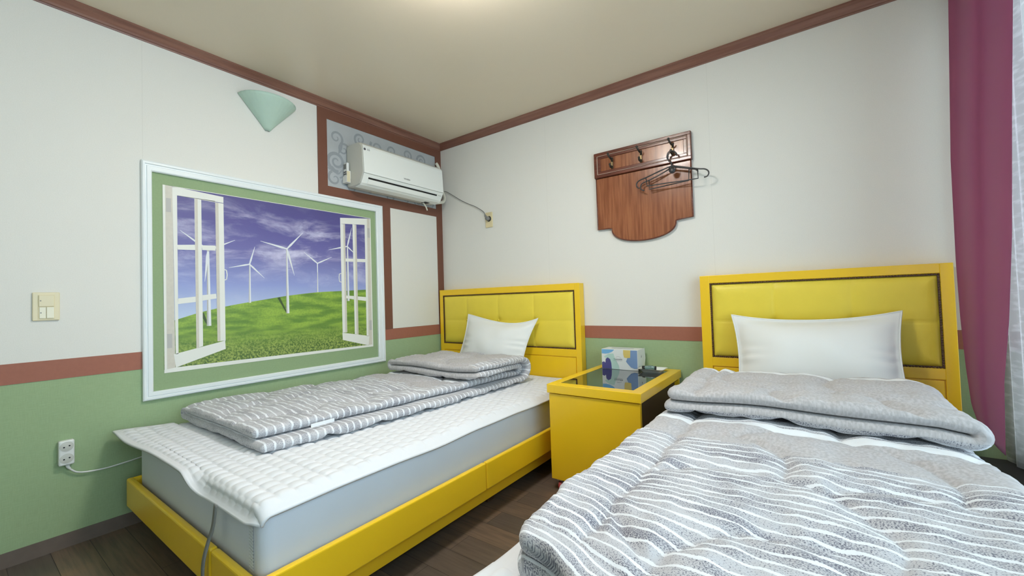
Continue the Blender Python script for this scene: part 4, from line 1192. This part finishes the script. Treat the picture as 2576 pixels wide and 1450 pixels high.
mb = MB()
i0, i1, k0, k1 = ux0 + .022, ux1 - .022, uz0 + .022, uz1 - .022
for a in ((i0, i1, k1 - .002, k1), (i0, i1, k0, k0 + .002), (i0, i0 + .002, k0, k1), (i1 - .002, i1, k0, k1)): mb.box(a[0], a[1], -.0285, -.018, a[2], a[3])
mb.build('inlay_line', M_inlay, cr_)['label'] = 'pale inlay line'
for hx in (1.580, 1.768, 1.957):
    mb = MB()
    mb.box(hx - .008, hx + .008, -.028, -.021, 1.812, 1.885, bevel=.002, mi=1)
    mb.tube([(hx, -.026, 1.872), (hx - .002, -.045, 1.874), (hx - .006, -.060, 1.885), (hx - .010, -.064, 1.898)], .0055, n=8)
    mb.tube([(hx, -.026, 1.858), (hx + .008, -.045, 1.862), (hx + .014, -.052, 1.874)], .0045, n=8)
    mb.tube([(hx, -.026, 1.825), (hx, -.045, 1.816), (hx, -.058, 1.818), (hx + .001, -.064, 1.828)], .0055, n=8)
    mb.tube([(hx - .004, -.027, 1.83), (hx - .012, -.036, 1.826)], .004, n=8, smooth_path=False)
    mb.ball((hx - .010, -.064, 1.900), .0075, n=10); mb.ball((hx + .001, -.064, 1.830), .007, n=10)
    mb.build('coat_hook', [M_hook, M_brass], cr_)

def hanger(label, P, disc, y0, slope, cat='hanger'):
    """P(x,z) polylines in the rack's plane; y changes along x as the hanger swings out"""
    root = empty('clothes_hanger', (1.957, y0, 1.80), label, cat, 'black plastic hangers')
    Y = lambda x: y0 + slope * (x - 1.957)
    mb = MB()
    for pts, r, sm in P: mb.tube([(x, Y(x), z) for x, z in pts], r, n=8, smooth_path=sm)
    mb.build('hanger_body', M_hanger, root)
    hk = MB(); hk.tube([(1.985, Y(1.985), 1.795), (1.984, Y(1.984), 1.810), (1.972, Y(1.972), 1.821), (1.957, Y(1.957), 1.824), (1.942, Y(1.942), 1.815), (1.936, Y(1.936), 1.795), (1.942, Y(1.942), 1.772), (1.956, Y(1.956), 1.757), (1.960, Y(1.960), 1.735)], .0034, n=8)
    hk.build('hook', M_hanger, root)
    if disc:
        d = MB(); d.lathe([(.0001, -.006), (.014, -.006), (.017, -.003), (.017, .003), (.014, .006), (.0001, .006)], (1.962, Y(1.962), 1.708), axis='y', n=20)
        d.lathe([(.017, -.002), (.021, 0), (.017, .002)], (1.962, Y(1.962), 1.716), axis='y', n=20)
        d.build('swivel_disc', M_hanger, root)
    return root
hanger('nearer black plastic hanger with round disc, hanging from the right hook of the coat rack',
       [([(1.96, 1.735), (1.99, 1.727), (2.05, 1.706), (2.106, 1.687), (2.135, 1.680), (2.152, 1.668), (2.157, 1.652), (2.148, 1.637), (2.132, 1.634)], .0038, True),
        ([(1.96, 1.735), (1.90, 1.722), (1.807, 1.697), (1.768, 1.688), (1.750, 1.673), (1.750, 1.652), (1.764, 1.640)], .0038, True),
        ([(2.100, 1.687), (2.101, 1.634), (2.03, 1.635), (1.92, 1.641), (1.812, 1.645), (1.807, 1.697)], .0034, False)], True, -.070, -.02)
hanger('farther black plastic hanger behind the nearer one, lower left arm visible on the coat rack',
       [([(1.957, 1.735), (1.91, 1.712), (1.825, 1.682), (1.785, 1.672), (1.770, 1.655), (1.772, 1.634), (1.791, 1.624)], .0036, True),
        ([(1.957, 1.735), (2.0, 1.722), (2.06, 1.703), (2.085, 1.694), (2.097, 1.680)], .0036, True),
        ([(1.822, 1.681), (1.820, 1.626), (1.93, 1.632), (2.045, 1.638), (2.05, 1.704)], .0032, False)], False, -.050, .03)

# ------------------------------------------------------------------ light switch and socket strip
sw = empty('light_switch', (0, -2.310, 1.018), 'cream double rocker light switch on the left wall', 'light switch')
MB().box(.0005, .010, -2.349, -2.272, .960, 1.077, bevel=.003).build('switch_plate', M_ivory2, sw)
MB().box(.009, .0115, -2.334, -2.287, .966, 1.067).build('switch_recess', M_ivory, sw)
MB().box(.010, .0160, -2.332, -2.289, 1.018, 1.065, bevel=.0015).build('rocker', M_ivory2, sw)
mb = MB(); mb.box(.010, .0145, -2.3305, -2.3115, .969, 1.0155, bevel=.0015); mb.box(.010, .0165, -2.3105, -2.289, .969, 1.0155, bevel=.0015)
mb.build('rocker', mat('bright_ivory', (.80, .76, .60), .3), sw)
MB().box(.0155, .0164, -2.329, -2.325, 1.040, 1.044).build('indicator', M_greyplug, sw); MB().box(.014, .0149, -2.328, -2.324, .990, .994).build('indicator', M_greyplug, sw)

sk = empty('power_strip', (.0, -2.256, .40), 'white two-socket extension block on the green lower left wall', 'power strip')
SY0, SY1, SZ0, SZ1 = -2.279, -2.232, .349, .452
MB().box(.001, .030, SY0, SY1, SZ0, SZ1, bevel=.006, seg=3).build('socket_body', M_white, sk)
for zc in (.427, .377):
    mb = MB(); mb.lathe([(.0205, .0301), (.0200, .0312), (.0190, .0300), (.0185, .0302), (.0001, .0302)], (0, -2.2555, zc), axis='x', n=32)
    so = mb.build('socket_well', M_acgrey, sk)
    mb = MB()
    for dy, dz in ((-.008, -.002), (.008, .002)): mb.lathe([(.0001, .0306), (.0030, .0306)], (0, -2.2555 + dy, zc + dz), axis='x', n=10)
    mb.build('pin_hole', M_black, so)
mb = MB(); mb.tube([(.016, -2.252, .350), (.016, -2.250, .338), (.016, -2.244, .328)], .0065, n=10, taper=(1.2, .6)); 
mb.tube([(.016, -2.246, .330), (.014, -2.225, .308), (.012, -2.19, .297), (.010, -2.13, .292), (.008, -2.06, .296), (.008, -1.98, .303), (.008, -1.80, .305)], .0034, n=8)
mb.build('power_cord', M_white, sk)

# ------------------------------------------------------------------ curtains
def curtain_mat(name, col, tcol, tfac):
    m = bpy.data.materials.new(name); m.use_nodes = True
    nt = m.node_tree; N = nt.nodes; L = nt.links
    b = N['Principled BSDF']; b.inputs['Base Color'].default_value = (*col, 1); b.inputs['Roughness'].default_value = .8; b.inputs['Sheen Weight'].default_value = .2
    t = N.new('ShaderNodeBsdfTranslucent'); t.inputs[0].default_value = (*tcol, 1)
    mx = N.new('ShaderNodeMixShader'); mx.inputs[0].default_value = tfac
    L.new(b.outputs[0], mx.inputs[1]); L.new(t.outputs[0], mx.inputs[2]); L.new(mx.outputs[0], N['Material Output'].inputs[0])
    return m
M_cur = curtain_mat('magenta_curtain_cloth', (.34, .10, .17), (.60, .22, .48), .35)
nz, nsx = 70, 90
zl = [.33, .371, .494, .655, .851, 1.08, 1.51, 2.18, 2.32]; xL = [3.150, 3.128, 3.100, 3.090, 3.083, 3.080, 3.083, 3.105, 3.110]
zr = [.33, .425, .65, .86, 1.15, 1.57, 1.99, 2.32]; xR = [3.108, 3.108, 3.115, 3.135, 3.154, 3.172, 3.192, 3.196]
V = []
for i in range(nz):
    z = .395 + (2.316 - .395) * i / (nz - 1)
    a = float(np.interp(z, zl, xL)); b_ = float(np.interp(z, zr, xR))
    for j in range(nsx):
        s_ = j / (nsx - 1)
        x = a + (b_ - a) * s_ ** .75; y = -.100 - .32 * s_
        amp = .018 * (1 - .25 * math.cos(z * 2)) * math.sin(PI * min(1, s_ * 1.0 + .02)) ** .4
        ph = s_ * 2 * PI * 1.9 + .35 * math.sin(z * 1.7) + .6
        x += .35 * amp * math.sin(ph) * (1 - s_); y += amp * math.sin(ph)
        V.append((x, y, z))
o = mesh('curtain', V, grid_faces(nz, nsx), M_cur, None, True)
s_ = o.modifiers.new('thickness', 'SOLIDIFY'); s_.thickness = .0015
tag(o, 'long plum-purple curtain gathered in the right corner beside the headboard', 'curtain')
msh = bpy.data.materials.new('white_sheer'); msh.use_nodes = True
nt = msh.node_tree; nt.nodes.clear()
out = nt.nodes.new('ShaderNodeOutputMaterial'); d_ = nt.nodes.new('ShaderNodeBsdfDiffuse'); d_.inputs[0].default_value = (.85, .88, .86, 1)
t_ = nt.nodes.new('ShaderNodeBsdfTranslucent'); t_.inputs[0].default_value = (.85, .90, .88, 1); tp_ = nt.nodes.new('ShaderNodeBsdfTransparent')
m1 = nt.nodes.new('ShaderNodeMixShader'); m1.inputs[0].default_value = .6; m2 = nt.nodes.new('ShaderNodeMixShader'); m2.inputs[0].default_value = .30
nz_ = nt.nodes.new('ShaderNodeTexNoise'); nz_.inputs['Scale'].default_value = 1; tc_ = nt.nodes.new('ShaderNodeTexCoord'); mp_ = nt.nodes.new('ShaderNodeMapping'); mp_.inputs['Scale'].default_value = (1, 18, 60)
nt.links.new(tc_.outputs['Object'], mp_.inputs[0]); nt.links.new(mp_.outputs[0], nz_.inputs['Vector'])
ff = smooth_step(nt, nz_.outputs['Fac'], .45, .7, .50, .34)
nt.links.new(ff, m2.inputs[0])
nt.links.new(d_.outputs[0], m1.inputs[1]); nt.links.new(t_.outputs[0], m1.inputs[2]); nt.links.new(m1.outputs[0], m2.inputs[1]); nt.links.new(tp_.outputs[0], m2.inputs[2]); nt.links.new(m2.outputs[0], out.inputs[0])
V = []; nz, nsx = 30, 340
for i in range(nz):
    z = .275 + (2.316 - .275) * i / (nz - 1)
    for j in range(nsx):
        s_ = j / (nsx - 1); y = -.025 - 3.34 * s_
        V.append((3.214 + .007 * math.sin(y * 62 + .4 * math.sin(z * 2)) + .003 * math.sin(y * 23), y, z + .004 * math.sin(y * 30)))
o = mesh('sheer_curtain', V, grid_faces(nz, nsx), msh, None, True)
tag(o, 'white sheer curtain over the window at the right edge', 'curtain')
sb = empty('dark_area_filler', (3.16, -.46, 0), 'added low charcoal box standing in for the dark area in the right corner under the curtains', 'box')  # added box, fills an unidentified dark area below the curtains
MB().box(3.087, 3.255, -.90, -.02, .004, .245, bevel=.004).build('filler_body', mat('charcoal_filler', (.028, .026, .028), rough=.6), sb)
MB().box(3.083, 3.258, -.905, -.016, .246, .268, bevel=.004).build('filler_top', mat('charcoal_filler_top', (.032, .030, .032), rough=.55), sb)
mb = MB(); mb.box(3.06, 3.255, -3.42, -.05, 2.320, 2.3485); o = mb.build('curtain_track', M_frame)
tag(o, 'white double curtain track on the ceiling above the window', 'curtain track')
